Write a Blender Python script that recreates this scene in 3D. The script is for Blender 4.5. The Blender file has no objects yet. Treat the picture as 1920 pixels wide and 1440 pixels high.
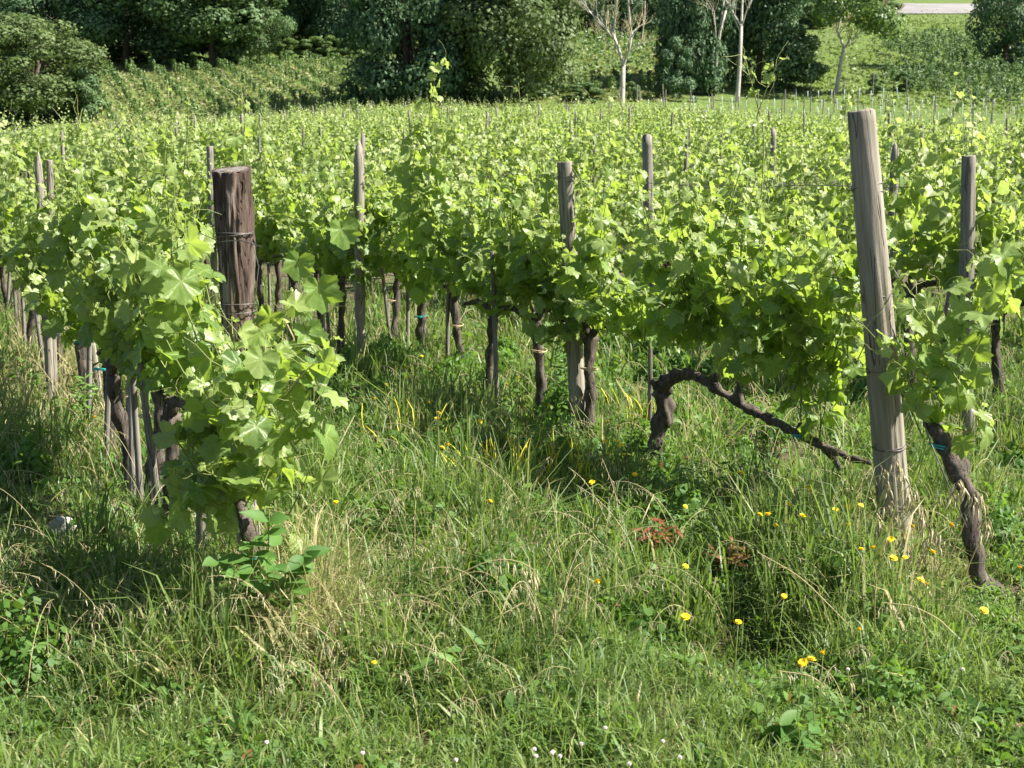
import bpy, math
import numpy as np
from mathutils import Vector, Matrix, noise as mnoise

C = bpy.context.scene.collection
R = math.radians
rng = np.random.default_rng(11)
W0, H0, F = 1920.0, 1440.0, 2637.0
EYE = np.array([0.0, 0.0, 1.6])
PITCH = math.atan(420 / F)

# ------------------------------------------------------------------ camera
cam_d = bpy.data.cameras.new('camera')
cam = bpy.data.objects.new('camera', cam_d)
C.objects.link(cam)
cam.location = EYE
cam.rotation_euler = (math.pi / 2 - PITCH, 0, 0)
cam_d.sensor_width = 36.0
cam_d.lens = 36.0 * F / W0
cam_d.clip_start = 0.05
cam_d.clip_end = 2000
cam_d.dof.use_dof = True
cam_d.dof.focus_distance = 6.8
cam_d.dof.aperture_fstop = 9.0
bpy.context.scene.camera = cam

# ------------------------------------------------------------------ light
SUN_EL, SUN_AZ = R(47), R(96)          # azimuth from +Y towards +X
SUN = np.array([math.cos(SUN_EL) * math.sin(SUN_AZ), math.cos(SUN_EL) * math.cos(SUN_AZ), math.sin(SUN_EL)])
world = bpy.data.worlds.new('World')
bpy.context.scene.world = world
world.use_nodes = True
wt = world.node_tree
sky = wt.nodes.new('ShaderNodeTexSky')
sky.sky_type = 'NISHITA'
sky.sun_disc = False
sky.sun_elevation = SUN_EL
sky.sun_rotation = SUN_AZ
wt.links.new(sky.outputs[0], wt.nodes['Background'].inputs[0])
wt.nodes['Background'].inputs[1].default_value = 0.05
sl = bpy.data.lights.new('sun', 'SUN')
sl.energy = 5.0
sl.angle = R(0.53)
sl.color = (1.0, 0.95, 0.85)
so = bpy.data.objects.new('sun', sl)
C.objects.link(so)
so.rotation_euler = Vector(SUN).to_track_quat('Z', 'Y').to_euler()
vs = bpy.context.scene.view_settings
vs.view_transform = 'Standard'
vs.look = 'None'
vs.exposure = 1.7
vs.gamma = 1.0
bpy.context.scene.cycles.max_bounces = 8
bpy.context.scene.cycles.transmission_bounces = 6


# ------------------------------------------------------------------ terrain and picture geometry
def sp(t, w):
    return w * np.logaddexp(0, np.asarray(t, float) / w)


def H(x, y):
    x = np.asarray(x, float); y = np.asarray(y, float)
    h = 0.048 * sp(y - 15, 3) + 0.117 * sp(y - 95, 4) - 0.10 * sp(y - 330, 30)
    h = h + np.clip((y - 100) / 60, 0, 1) * (0.9 * np.sin(x / 27 + 1) + 0.5 * np.sin(x / 11 + y / 17))
    def ss(t):
        t = np.clip(t, 0, 1); return t * t * (3 - 2 * t)
    fade = ss((y - 22) / 45) * (1 - ss((y - 98) / 30))
    h = h - 1.9 * ss((-x - 5) / 24) * fade - 0.9 * ss((x - 6) / 14) * fade
    h = h - 0.16 * np.exp(-(((x - 0.80) / .34) ** 2 + ((y - 4.45) / .17) ** 2)) - 0.10 * np.exp(-(((x - 0.22) / .3) ** 2 + ((y - 6.0) / .3) ** 2))
    near = np.clip((60 - y) / 40, 0, 1)
    h = h + near * (0.022 * np.sin(x * 2.1 + 0.7) * np.sin(y * 1.7) + 0.012 * np.sin(x * 5.3 + y * 3.1) + 0.008 * np.sin(x * 9.1 - y * 11.3))
    return h


def ray(px, py):
    u = (px - 960) / F; v = -(py - 720) / F
    return np.array([u, math.cos(PITCH) + v * math.sin(PITCH), -math.sin(PITCH) + v * math.cos(PITCH)])


def at(px, py, Y):
    d = ray(px, py)
    return EYE + d * (Y / d[1])


def ground(px, py):
    d = ray(px, py)
    t = 2.5
    while t < 600:
        p = EYE + d * t
        if p[2] < H(p[0], p[1]):
            break
        t *= 1.004
    return EYE + d * t


def proj(P):
    P = np.asarray(P, float) - EYE
    c, s = math.cos(PITCH), math.sin(PITCH)
    dep = P[..., 1] * c - P[..., 2] * s
    up = P[..., 1] * s + P[..., 2] * c
    return 960 + F * P[..., 0] / dep, 720 - F * up / dep


def vnoise(x, y, f=1.0, seed=0.0):
    """smooth 2-d noise in about -1..1 from a few sines"""
    x = np.asarray(x) * f; y = np.asarray(y) * f
    return (np.sin(1.7 * x + 2.3 * y + seed) + np.sin(-2.9 * x + 1.3 * y + 2 * seed + 1) + np.sin(3.7 * x + 0.6 * y + 3 * seed) * 0.7
            + np.sin(0.9 * x - 4.1 * y + 5 * seed) * 0.7) / 3.4


# ------------------------------------------------------------------ mesh accumulation
class MB:
    def __init__(s):
        s.v = []; s.f = []; s.m = []; s.c = []; s.n = 0

    def add(s, V, F_, col=None, mat=0):
        V = np.asarray(V, float).reshape(-1, 3)
        if not len(V):
            return
        if not isinstance(F_, list):
            F_ = [F_]
        s.v.append(V)
        if col is None:
            col = np.tile([0.5, 0, 0, 0], (len(V), 1))
        s.c.append(np.asarray(col, float).reshape(-1, 4))
        for f in F_:
            f = np.asarray(f, int)
            if len(f):
                s.f.append(f + s.n); s.m.append(mat)
        s.n += len(V)

    def tube(s, P, r, sides=6, col=None, mat=0, cap=True):
        P = np.asarray(P, float); n = len(P)
        r = np.broadcast_to(np.asarray(r, float), (n,))
        T = np.gradient(P, axis=0)
        T /= np.linalg.norm(T, axis=1)[:, None] + 1e-9
        ref = np.array([1.0, 0.02, 0.01]) if abs(T[0][0]) < 0.8 else np.array([0.01, 0.02, 1.0])
        A = np.empty_like(P)
        a = ref - T[0] * (ref @ T[0])
        for i in range(n):
            a = a - T[i] * (a @ T[i]); a = a / (np.linalg.norm(a) + 1e-9); A[i] = a
        B = np.cross(T, A)
        th = np.arange(sides) * 2 * math.pi / sides
        V = P[:, None] + r[:, None, None] * (np.cos(th)[None, :, None] * A[:, None] + np.sin(th)[None, :, None] * B[:, None])
        V = V.reshape(-1, 3)
        i = np.arange(n - 1)[:, None] * sides; j = np.arange(sides)[None]; k = (j + 1) % sides
        Q = np.stack([i + j, i + k, i + sides + k, i + sides + j], -1).reshape(-1, 4)
        Fs = [Q]
        if cap:
            V = np.vstack([V, P[-1:] + T[-1:] * r[-1] * 0.3])
            jj = np.arange(sides); b = (n - 1) * sides
            Fs.append(np.stack([b + jj, b + (jj + 1) % sides, np.full(sides, n * sides)], -1))
        c = np.tile(np.asarray(col if col is not None else [0.5, 0, 0, 0], float), (len(V), 1)) if np.ndim(col) < 2 else col
        s.add(V, Fs, c, mat)

    def mesh(s, name, mats, smooth=True):
        me = bpy.data.meshes.new(name)
        V = np.vstack(s.v)
        lv = np.concatenate([f.ravel() for f in s.f])
        sz = np.concatenate([np.full(len(f), f.shape[1]) for f in s.f])
        mi = np.concatenate([np.full(len(f), m) for f, m in zip(s.f, s.m)])
        st = np.concatenate([[0], np.cumsum(sz)[:-1]])
        me.vertices.add(len(V)); me.vertices.foreach_set('co', V.astype(np.float32).ravel())
        me.loops.add(len(lv)); me.loops.foreach_set('vertex_index', lv.astype(np.int32))
        me.polygons.add(len(sz)); me.polygons.foreach_set('loop_start', st.astype(np.int32))
        me.polygons.foreach_set('material_index', mi.astype(np.int32))
        me.polygons.foreach_set('use_smooth', np.full(len(sz), smooth))
        a = me.attributes.new('col', 'FLOAT_COLOR', 'POINT')
        a.data.foreach_set('color', np.vstack(s.c).astype(np.float32).ravel())
        for m in (mats if isinstance(mats, (list, tuple)) else [mats]):
            me.materials.append(m)
        me.update(calc_edges=True)
        return me

    def obj(s, name, mats, parent=None, smooth=True):
        return link(name, s.mesh(name, mats, smooth), parent)


def link(name, data, parent=None):
    o = bpy.data.objects.new(name, data)
    C.objects.link(o)
    if parent is not None:
        o.parent = parent
    return o


def tag(o, label=None, cat=None, group=None, kind=None):
    for k, v in (('label', label), ('category', cat), ('group', group), ('kind', kind)):
        if v:
            o[k] = v
    return o


def thing(name, loc, label, cat, group=None, rz=0.0):
    o = link(name, None)
    o.location = loc; o.rotation_euler = (0, 0, rz)
    return tag(o, label, cat, group)


def copy_tree(o, parent=None):
    c = o.copy(); C.objects.link(c)
    if parent is not None:
        c.parent = parent
    for ch in o.children:
        copy_tree(ch, c)
    return c


# ------------------------------------------------------------------ materials
def nodes(name):
    m = bpy.data.materials.new(name); m.use_nodes = True
    t = m.node_tree; t.nodes.clear()
    out = t.nodes.new('ShaderNodeOutputMaterial')
    return m, t, out


def N(t, typ, **kw):
    n = t.nodes.new(typ)
    for k, v in kw.items():
        setattr(n, k, v)
    return n


def mixc(t, fac, a, b):
    n = N(t, 'ShaderNodeMix', data_type='RGBA')
    for sock, v in ((n.inputs[0], fac), (n.inputs[6], a), (n.inputs[7], b)):
        if hasattr(v, 'is_output'):
            t.links.new(v, sock)
        elif isinstance(v, (int, float)):
            sock.default_value = v
        else:
            sock.default_value = (*v, 1)
    return n.outputs[2]


def mth(t, op, a, b=None, c=None):
    n = N(t, 'ShaderNodeMath', operation=op)
    for sock, v in zip(n.inputs, (a, b, c)):
        if v is None:
            continue
        if hasattr(v, 'is_output'):
            t.links.new(v, sock)
        else:
            sock.default_value = v
    return n.outputs[0]


def ramp(t, fac, stops):
    n = N(t, 'ShaderNodeValToRGB')
    e = n.color_ramp.elements
    while len(e) < len(stops):
        e.new(0.5)
    for el, (p, c) in zip(e, stops):
        el.position = p; el.color = (*c, 1)
    t.links.new(fac, n.inputs[0])
    return n.outputs[0]


def leaf_mat(name, dark, light, young, trans, tf=0.38, rough=0.42, spec=0.5, veins=False, dry=None):
    """two sided leaf: diffuse + gloss + light passing through.  col.r = leaf tint, col.g = youth (or dryness)"""
    m, t, out = nodes(name)
    at_ = N(t, 'ShaderNodeAttribute', attribute_name='col')
    sep = N(t, 'ShaderNodeSeparateColor')
    t.links.new(at_.outputs['Color'], sep.inputs[0])
    base = mixc(t, sep.outputs[0], dark, light)
    base = mixc(t, sep.outputs[1], base, young)
    tc = mixc(t, sep.outputs[1], trans, tuple(min(1, 0.5 * a + 0.6 * b) for a, b in zip(trans, young)))
    nz = N(t, 'ShaderNodeTexNoise'); nz.inputs['Scale'].default_value = 55; nz.inputs['Detail'].default_value = 2
    geo = N(t, 'ShaderNodeTexCoord')
    t.links.new(geo.outputs['Object'], nz.inputs['Vector'])
    base = mixc(t, mth(t, 'MULTIPLY', nz.outputs['Fac'], 0.28), base, tuple(0.45 * c for c in dark))
    bs = N(t, 'ShaderNodeBsdfPrincipled')
    if veins:
        lx = mth(t, 'ABSOLUTE', sep.outputs[2]); ly = at_.outputs['Alpha']
        best = None
        for a in (0, 54, 112):
            sa, ca = math.sin(R(a)), math.cos(R(a))
            cr = mth(t, 'ABSOLUTE', mth(t, 'SUBTRACT', mth(t, 'MULTIPLY', lx, ca), mth(t, 'MULTIPLY', ly, sa)))
            dt = mth(t, 'ADD', mth(t, 'MULTIPLY', lx, sa), mth(t, 'MULTIPLY', ly, ca))
            cr = mth(t, 'ADD', cr, mth(t, 'MULTIPLY', mth(t, 'LESS_THAN', dt, 0.0), 1.0))
            best = cr if best is None else mth(t, 'MINIMUM', best, cr)
        # side veins: stripes slanting off the main veins
        sv = mth(t, 'ABSOLUTE', mth(t, 'SINE', mth(t, 'ADD', mth(t, 'MULTIPLY', ly, 17.0), mth(t, 'MULTIPLY', best, -16.0))))
        side = mth(t, 'MULTIPLY', mth(t, 'LESS_THAN', sv, 0.16), 0.30)
        vein = mth(t, 'MAXIMUM', mth(t, 'MULTIPLY', mth(t, 'LESS_THAN', best, 0.026), 0.55), side)
        base = mixc(t, vein, base, (0.28, 0.36, 0.11))
        bp = N(t, 'ShaderNodeBump'); bp.inputs['Strength'].default_value = 0.5; bp.inputs['Distance'].default_value = 0.004
        t.links.new(mth(t, 'SUBTRACT', nz.outputs['Fac'], vein), bp.inputs['Height'])
        t.links.new(bp.outputs[0], bs.inputs['Normal'])
    t.links.new(base, bs.inputs['Base Color'])
    bs.inputs['Roughness'].default_value = rough
    bs.inputs['Specular IOR Level'].default_value = spec
    tr = N(t, 'ShaderNodeBsdfTranslucent')
    t.links.new(tc, tr.inputs[0])
    mx = N(t, 'ShaderNodeMixShader'); mx.inputs[0].default_value = tf
    t.links.new(bs.outputs[0], mx.inputs[1]); t.links.new(tr.outputs[0], mx.inputs[2])
    t.links.new(mx.outputs[0], out.inputs[0])
    return m


def solid(name, col, rough=0.8, spec=0.3, metal=0.0, bump=0.0, scale=40, var=0.25):
    m, t, out = nodes(name)
    bs = N(t, 'ShaderNodeBsdfPrincipled')
    nz = N(t, 'ShaderNodeTexNoise'); nz.inputs['Scale'].default_value = scale; nz.inputs['Detail'].default_value = 5
    tcn = N(t, 'ShaderNodeTexCoord'); t.links.new(tcn.outputs['Object'], nz.inputs['Vector'])
    c = mixc(t, nz.outputs['Fac'], tuple(x * (1 - var) for x in col), tuple(min(1, x * (1 + var)) for x in col))
    t.links.new(c, bs.inputs['Base Color'])
    bs.inputs['Roughness'].default_value = rough; bs.inputs['Specular IOR Level'].default_value = spec
    bs.inputs['Metallic'].default_value = metal
    if bump:
        bp = N(t, 'ShaderNodeBump'); bp.inputs['Strength'].default_value = bump; bp.inputs['Distance'].default_value = 0.01
        t.links.new(nz.outputs['Fac'], bp.inputs['Height']); t.links.new(bp.outputs[0], bs.inputs['Normal'])
    t.links.new(bs.outputs[0], out.inputs[0])
    return m


def wood_mat(name, lo, mid, hi, crack, zs=1.2, xs=26, bump=0.8, crack_w=0.47):
    """fibrous wood or bark: noise stretched along the length, dark splits"""
    m, t, out = nodes(name)
    tcn = N(t, 'ShaderNodeTexCoord')
    mp = N(t, 'ShaderNodeMapping'); mp.inputs['Scale'].default_value = (xs, xs, zs)
    t.links.new(tcn.outputs['Object'], mp.inputs['Vector'])
    n1 = N(t, 'ShaderNodeTexNoise'); n1.inputs['Scale'].default_value = 1.6; n1.inputs['Detail'].default_value = 8; n1.inputs['Roughness'].default_value = 0.7
    t.links.new(mp.outputs[0], n1.inputs['Vector'])
    n2 = N(t, 'ShaderNodeTexNoise'); n2.inputs['Scale'].default_value = 5; n2.inputs['Detail'].default_value = 4
    t.links.new(tcn.outputs['Object'], n2.inputs['Vector'])
    n3 = N(t, 'ShaderNodeTexNoise'); n3.inputs['Scale'].default_value = 0.9; n3.inputs['Detail'].default_value = 3; n3.inputs['Distortion'].default_value = 0.6
    t.links.new(mp.outputs[0], n3.inputs['Vector'])
    c = ramp(t, n1.outputs['Fac'], [(0.28, lo), (0.5, mid), (0.72, hi)])
    c = mixc(t, mth(t, 'MULTIPLY', n2.outputs['Fac'], 0.5), c, lo)
    d = mth(t, 'ABSOLUTE', mth(t, 'SUBTRACT', n3.outputs['Fac'], crack_w))
    ck = mth(t, 'SUBTRACT', 1.0, mth(t, 'SMOOTH_MIN', mth(t, 'MULTIPLY', d, 70), 1.0, 0.1))
    ck = mth(t, 'MAXIMUM', ck, 0.0)
    c = mixc(t, ck, c, crack)
    bs = N(t, 'ShaderNodeBsdfPrincipled')
    t.links.new(c, bs.inputs['Base Color'])
    bs.inputs['Roughness'].default_value = 0.85; bs.inputs['Specular IOR Level'].default_value = 0.2
    bp = N(t, 'ShaderNodeBump'); bp.inputs['Strength'].default_value = bump; bp.inputs['Distance'].default_value = 0.006
    t.links.new(mth(t, 'SUBTRACT', n1.outputs['Fac'], mth(t, 'MULTIPLY', ck, 0.8)), bp.inputs['Height'])
    t.links.new(bp.outputs[0], bs.inputs['Normal'])
    t.links.new(bs.outputs[0], out.inputs[0])
    return m


def ground_mat():
    m, t, out = nodes('meadow_soil')
    tcn = N(t, 'ShaderNodeTexCoord')
    def nz(s, d=6, r=0.6):
        n = N(t, 'ShaderNodeTexNoise'); n.inputs['Scale'].default_value = s; n.inputs['Detail'].default_value = d; n.inputs['Roughness'].default_value = r
        t.links.new(tcn.outputs['Object'], n.inputs['Vector']); return n.outputs['Fac']
    soil = ramp(t, nz(9), [(0.3, (0.045, 0.036, 0.024)), (0.55, (0.095, 0.075, 0.05)), (0.75, (0.18, 0.15, 0.105))])
    green = ramp(t, nz(3.0), [(0.3, (0.045, 0.085, 0.018)), (0.5, (0.085, 0.14, 0.03)), (0.7, (0.17, 0.19, 0.065))])
    sepx = N(t, 'ShaderNodeSeparateXYZ'); t.links.new(tcn.outputs['Object'], sepx.inputs[0])
    far = mth(t, 'MULTIPLY', mth(t, 'SUBTRACT', sepx.outputs[1], 14.0), 0.03)
    far = mth(t, 'MINIMUM', mth(t, 'MAXIMUM', far, 0.0), 0.75)
    mixf = mth(t, 'ADD', mth(t, 'MULTIPLY', mth(t, 'GREATER_THAN', nz(1.3), 0.52), 0.35), far)
    c = mixc(t, mth(t, 'MINIMUM', mixf, 1.0), soil, green)
    bs = N(t, 'ShaderNodeBsdfPrincipled')
    t.links.new(c, bs.inputs['Base Color']); bs.inputs['Roughness'].default_value = 1.0; bs.inputs['Specular IOR Level'].default_value = 0.1
    bp = N(t, 'ShaderNodeBump'); bp.inputs['Strength'].default_value = 0.8; bp.inputs['Distance'].default_value = 0.03
    t.links.new(nz(22, 8, 0.7), bp.inputs['Height']); t.links.new(bp.outputs[0], bs.inputs['Normal'])
    t.links.new(bs.outputs[0], out.inputs[0])
    return m


M = {}
M['vine'] = leaf_mat('vine_leaf', (0.045, 0.110, 0.022), (0.165, 0.265, 0.05), (0.42, 0.48, 0.17), (0.38, 0.54, 0.05), tf=0.43, rough=0.40, spec=0.42, veins=True)
M['vine_far'] = leaf_mat('vine_leaf_far', (0.05, 0.112, 0.024), (0.185, 0.27, 0.075), (0.46, 0.50, 0.22), (0.40, 0.56, 0.06), tf=0.42, rough=0.45, spec=0.32)
M['shoot'] = leaf_mat('green_shoot', (0.10, 0.17, 0.03), (0.22, 0.28, 0.06), (0.35, 0.36, 0.12), (0.3, 0.4, 0.06), tf=0.15, rough=0.45)
M['grass'] = leaf_mat('grass_blade', (0.038, 0.092, 0.018), (0.175, 0.265, 0.065), (0.46, 0.38, 0.20), (0.24, 0.37, 0.05), tf=0.35, rough=0.5, spec=0.35)
M['straw'] = leaf_mat('dry_straw', (0.36, 0.28, 0.12), (0.55, 0.46, 0.25), (0.62, 0.58, 0.40), (0.5, 0.42, 0.2), tf=0.25, rough=0.6, spec=0.3)
M['weed'] = leaf_mat('weed_leaf', (0.045, 0.12, 0.022), (0.14, 0.25, 0.05), (0.23, 0.05, 0.03), (0.22, 0.40, 0.04), tf=0.33, rough=0.55, spec=0.22)
M['tree_dark'] = leaf_mat('dark_tree_leaf', (0.045, 0.095, 0.046), (0.12, 0.205, 0.098), (0.13, 0.16, 0.06), (0.09, 0.16, 0.045), tf=0.22, rough=0.55, spec=0.22)
M['tree_mid'] = leaf_mat('mid_tree_leaf', (0.058, 0.115, 0.046), (0.145, 0.225, 0.09), (0.18, 0.20, 0.08), (0.13, 0.22, 0.05), tf=0.25, rough=0.55, spec=0.22)
M['tree_olive'] = leaf_mat('olive_tree_leaf', (0.062, 0.105, 0.034), (0.155, 0.215, 0.078), (0.22, 0.21, 0.10), (0.17, 0.25, 0.06), tf=0.25, rough=0.55, spec=0.22)
M['tree_light'] = leaf_mat('light_tree_leaf', (0.06, 0.12, 0.03), (0.14, 0.22, 0.06), (0.2, 0.22, 0.08), (0.2, 0.32, 0.06), tf=0.3, rough=0.5)
M['ground'] = ground_mat()
M['wood'] = wood_mat('weathered_wood', (0.14, 0.122, 0.095), (0.26, 0.235, 0.19), (0.39, 0.36, 0.30), (0.05, 0.04, 0.03))
M['sawn'] = solid('sawn_end_grain', (0.15, 0.135, 0.12), 0.95, spec=.1, bump=.8, scale=45, var=.75)
M['wood2'] = wood_mat('grey_stake_wood', (0.11, 0.10, 0.085), (0.225, 0.205, 0.175), (0.35, 0.32, 0.275), (0.04, 0.03, 0.025))
M['bark'] = wood_mat('reddish_bark', (0.024, 0.016, 0.012), (0.10, 0.07, 0.055), (0.27, 0.225, 0.19), (0.018, 0.011, 0.008), zs=3.0, xs=20, bump=1.0)
M['trunk'] = wood_mat('vine_bark', (0.035, 0.028, 0.022), (0.10, 0.082, 0.066), (0.24, 0.20, 0.165), (0.012, 0.009, 0.007), zs=7, xs=30, bump=1.0)
M['birch'] = wood_mat('pale_bark', (0.27, 0.25, 0.21), (0.45, 0.42, 0.37), (0.56, 0.53, 0.47), (0.08, 0.07, 0.055), zs=3, xs=3, bump=0.3)
M['tan_twig'] = solid('tan_twig', (0.42, 0.36, 0.22), 0.9)
M['treetrunk'] = solid('brown_tree_bark', (0.10, 0.08, 0.06), 0.95, bump=0.6, scale=12)
M['wire'] = solid('rusty_wire', (0.13, 0.12, 0.11), 0.55, 0.5, 0.6)
M['tie'] = solid('teal_plastic_tie', (0.02, 0.32, 0.34), 0.45)
M['tie_tan'] = solid('straw_tie', (0.50, 0.38, 0.22), 0.8)
M['tubes'] = solid('pale_guard_plastic', (0.42, 0.48, 0.47), 0.6)
M['stone'] = solid('white_stone', (0.33, 0.32, 0.30), 0.9, bump=0.7, scale=18)
M['petal'] = solid('yellow_petal', (0.85, 0.55, 0.01), 0.6)
M['petal2'] = solid('lemon_petal', (0.52, 0.46, 0.03), 0.6)
M['clover'] = solid('white_clover', (0.70, 0.62, 0.58), 0.8)
M['road'] = solid('pale_gravel', (0.19, 0.18, 0.175), 0.95, scale=.3, var=.5)

# ------------------------------------------------------------------ ground sheet
def build_ground():
    a = np.linspace(-1, 1, 300)
    xs = 12 * a + 260 * np.sign(a) * np.abs(a) ** 4
    b = np.linspace(0, 1, 360)
    ys = -6 + 45 * b + 640 * b ** 3.2
    X, Y = np.meshgrid(xs, ys)
    Z = H(X, Y)
    V = np.stack([X, Y, Z], -1).reshape(-1, 3)
    n, k = len(ys), len(xs)
    i = np.arange(n - 1)[:, None] * k; j = np.arange(k - 1)[None]
    Q = np.stack([i + j, i + j + 1, i + k + j + 1, i + k + j], -1).reshape(-1, 4)
    mb = MB(); mb.add(V, Q)
    tag(mb.obj('ground', M['ground']), kind='structure')


build_ground()

# ------------------------------------------------------------------ vine leaf templates
_TH = np.array([0, 12, 26, 40, 54, 68, 84, 100, 116, 135, 155, 170, 180.0])
_RR = np.array([1.0, .88, .74, .84, .92, .80, .64, .70, .74, .68, .55, .36, .10])


def leaf_template(npts, rings, r_, serr=0.0):
    th = -180 + 360.0 * (np.arange(npts) + 0.5) / npts
    rr = np.interp(np.abs(th), _TH, _RR) * (1 + 0.06 * r_.normal(size=npts))
    if serr:
        rr = rr * (1 + serr * np.where(np.arange(npts) % 2 == 0, 1, -1))
    t = np.radians(th)
    out = np.stack([np.sin(t) * rr, np.cos(t) * rr], -1)
    lev = [out * k for k in (rings + [1.0])]
    P2 = np.vstack([[[0, 0]]] + lev)
    x, y = P2[:, 0], P2[:, 1]
    fold, droop, cup = r_.uniform(0.0, 0.55), r_.uniform(0.05, 0.65), r_.uniform(-.2, .32)
    rad = np.hypot(x, y); ang = np.arctan2(x, y)
    z = fold * np.abs(x) - droop * np.clip(y, 0, None) ** 2 - cup * rad ** 2 + 0.10 * rad * np.sin(ang * 5 + r_.uniform(0, 6)) + 0.05 * rad * np.sin(ang * 9 + r_.uniform(0, 6))
    V = np.stack([x, y, z], -1)
    Fs = []
    j = np.arange(npts); k = (j + 1) % npts
    keep = j != npts - 1                       # the open notch at the stalk
    T = np.stack([np.zeros(npts, int), 1 + k, 1 + j], -1)[keep]
    Fs.append(T)
    for q in range(len(rings)):
        b0, b1 = 1 + q * npts, 1 + (q + 1) * npts
        Fs.append(np.stack([b0 + j, b0 + k, b1 + k], -1)[keep]); Fs.append(np.stack([b0 + j, b1 + k, b1 + j], -1)[keep])
    return V, np.vstack(Fs)


TPL = {
    'hi': [leaf_template(40, [0.55], rng, 0.05) for _ in range(7)],
    'mid': [leaf_template(18, [], rng) for _ in range(5)],
    'low': [leaf_template(8, [], rng) for _ in range(4)],
}


def norm(a):
    return a / (np.linalg.norm(a, axis=-1, keepdims=True) + 1e-9)


def put_leaves(mb, lod, pos, tip, nrm, size, tint, age, r_, mat=0):
    pos = np.asarray(pos); Y = norm(np.asarray(tip)); Z = np.asarray(nrm)
    Z = norm(Z - Y * np.sum(Y * Z, 1)[:, None]); X = np.cross(Y, Z)
    size = np.asarray(size); tint = np.asarray(tint); age = np.asarray(age)
    which = r_.integers(0, len(TPL[lod]), len(pos))
    for w, (T, Fc) in enumerate(TPL[lod]):
        s = which == w; n = int(s.sum())
        if not n:
            continue
        V = pos[s][:, None] + size[s][:, None, None] * (T[None, :, 0:1] * X[s][:, None] + T[None, :, 1:2] * Y[s][:, None] + T[None, :, 2:3] * Z[s][:, None])
        k = len(T)
        col = np.empty((n, k, 4)); col[..., 0] = tint[s][:, None]; col[..., 1] = age[s][:, None]
        col[..., 2] = np.abs(T[None, :, 0]); col[..., 3] = T[None, :, 1]
        mb.add(V.reshape(-1, 3), (Fc[None] + (np.arange(n) * k)[:, None, None]).reshape(-1, 3), col.reshape(-1, 4), mat)


# rows of the vineyard
U = np.array([-0.45, 0.893]); NV = np.array([0.893, 0.45])
ROW0, ROWGAP, SFRONT = 1.30, 2.66, 4.33
RZ = math.atan2(U[1], U[0])
SUN_L = np.array([SUN[0] * math.cos(-RZ) - SUN[1] * math.sin(-RZ), SUN[0] * math.sin(-RZ) + SUN[1] * math.cos(-RZ), SUN[2]])


def row_pt(k, s):
    p = (ROW0 + ROWGAP * k) * NV + s * U
    return np.array([p[0], p[1], float(H(p[0], p[1]))])


def grow_shoot(mbL, mbS, p0, d0, L, lod, r_, smax=0.078, step=0.06, droop=0.0, bound=0.30, density=1.5, sun=None, tendrils=True, rad=0.0035, young=1.0):
    sun = SUN_L if sun is None else sun
    n = max(3, int(L / step))
    P = [np.array(p0, float)]; d = np.array(d0, float); d /= np.linalg.norm(d)
    for i in range(n):
        d = d + r_.normal(0, 0.09, 3) + np.array([0, -0.25 * P[-1][1] * (abs(P[-1][1]) > bound), 0.05 - droop * (i / n)])
        d /= np.linalg.norm(d)
        P.append(P[-1] + d * step)
    P = np.array(P)
    if mbS is not None:
        mbS.tube(P, np.linspace(rad, rad * 0.4, len(P)), 5 if lod == 'hi' else 3, [r_.uniform(0, 1), 0.2, 0, 0])
    pos, tip, nr, sz, ti, ag = [], [], [], [], [], []
    side0 = r_.uniform(0, 6.28)
    for i in range(1, len(P)):
        f = i / (len(P) - 1)
        k = 1 + (r_.random() < density - 1) if f < 0.8 else 1
        for q in range(k):
            a = side0 + i * math.pi + r_.normal(0, 0.6) + q * 1.6
            pd = np.array([math.cos(a), math.sin(a), 0.35 + r_.normal(0, .25)]); pd /= np.linalg.norm(pd)
            s = smax * float(np.interp(f, [0, .2, .6, .85, 1], [.75, 1, .92, .55, .25])) * r_.uniform(.72, 1.15) * (0.75 if q else 1)
            pl = s * r_.uniform(.7, 1.2)
            b = P[i] + pd * pl
            if lod == 'hi' and mbS is not None:
                mbS.tube(np.array([P[i], P[i] + pd * pl * .55 + [0, 0, .006], b]), [.0016, .0014, .0013], 3, [.8, .35, 0, 0], cap=False)
            out = np.array([pd[0], pd[1], 0])
            pos.append(b); tip.append(pd * .55 + np.array([0, 0, -.65]) + r_.normal(0, .35, 3))
            nr.append(out * .55 + np.array([0, 0, .55]) + sun * .55 + r_.normal(0, .42, 3))
            sz.append(s); ti.append(np.clip(r_.normal(.42, .26), 0, 1)); ag.append(np.clip(f ** 2 * .85 * young + r_.normal(0.03, .07), 0, .9))
    put_leaves(mbL, lod, pos, tip, nr, sz, ti, ag, r_)
    if tendrils and lod == 'hi' and mbS is not None:
        for _ in range(2):
            i = r_.integers(len(P) // 2, len(P)); q = P[i]; dd = r_.normal(0, 1, 3); dd[2] = abs(dd[2]); dd /= np.linalg.norm(dd)
            pts = [q]
            for j in range(7):
                dd = dd + r_.normal(0, .28, 3); dd /= np.linalg.norm(dd); pts.append(pts[-1] + dd * .022)
            mbS.tube(np.array(pts), np.linspace(.0013, .0006, 8), 3, [.9, .5, 0, 0], cap=False)


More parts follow.
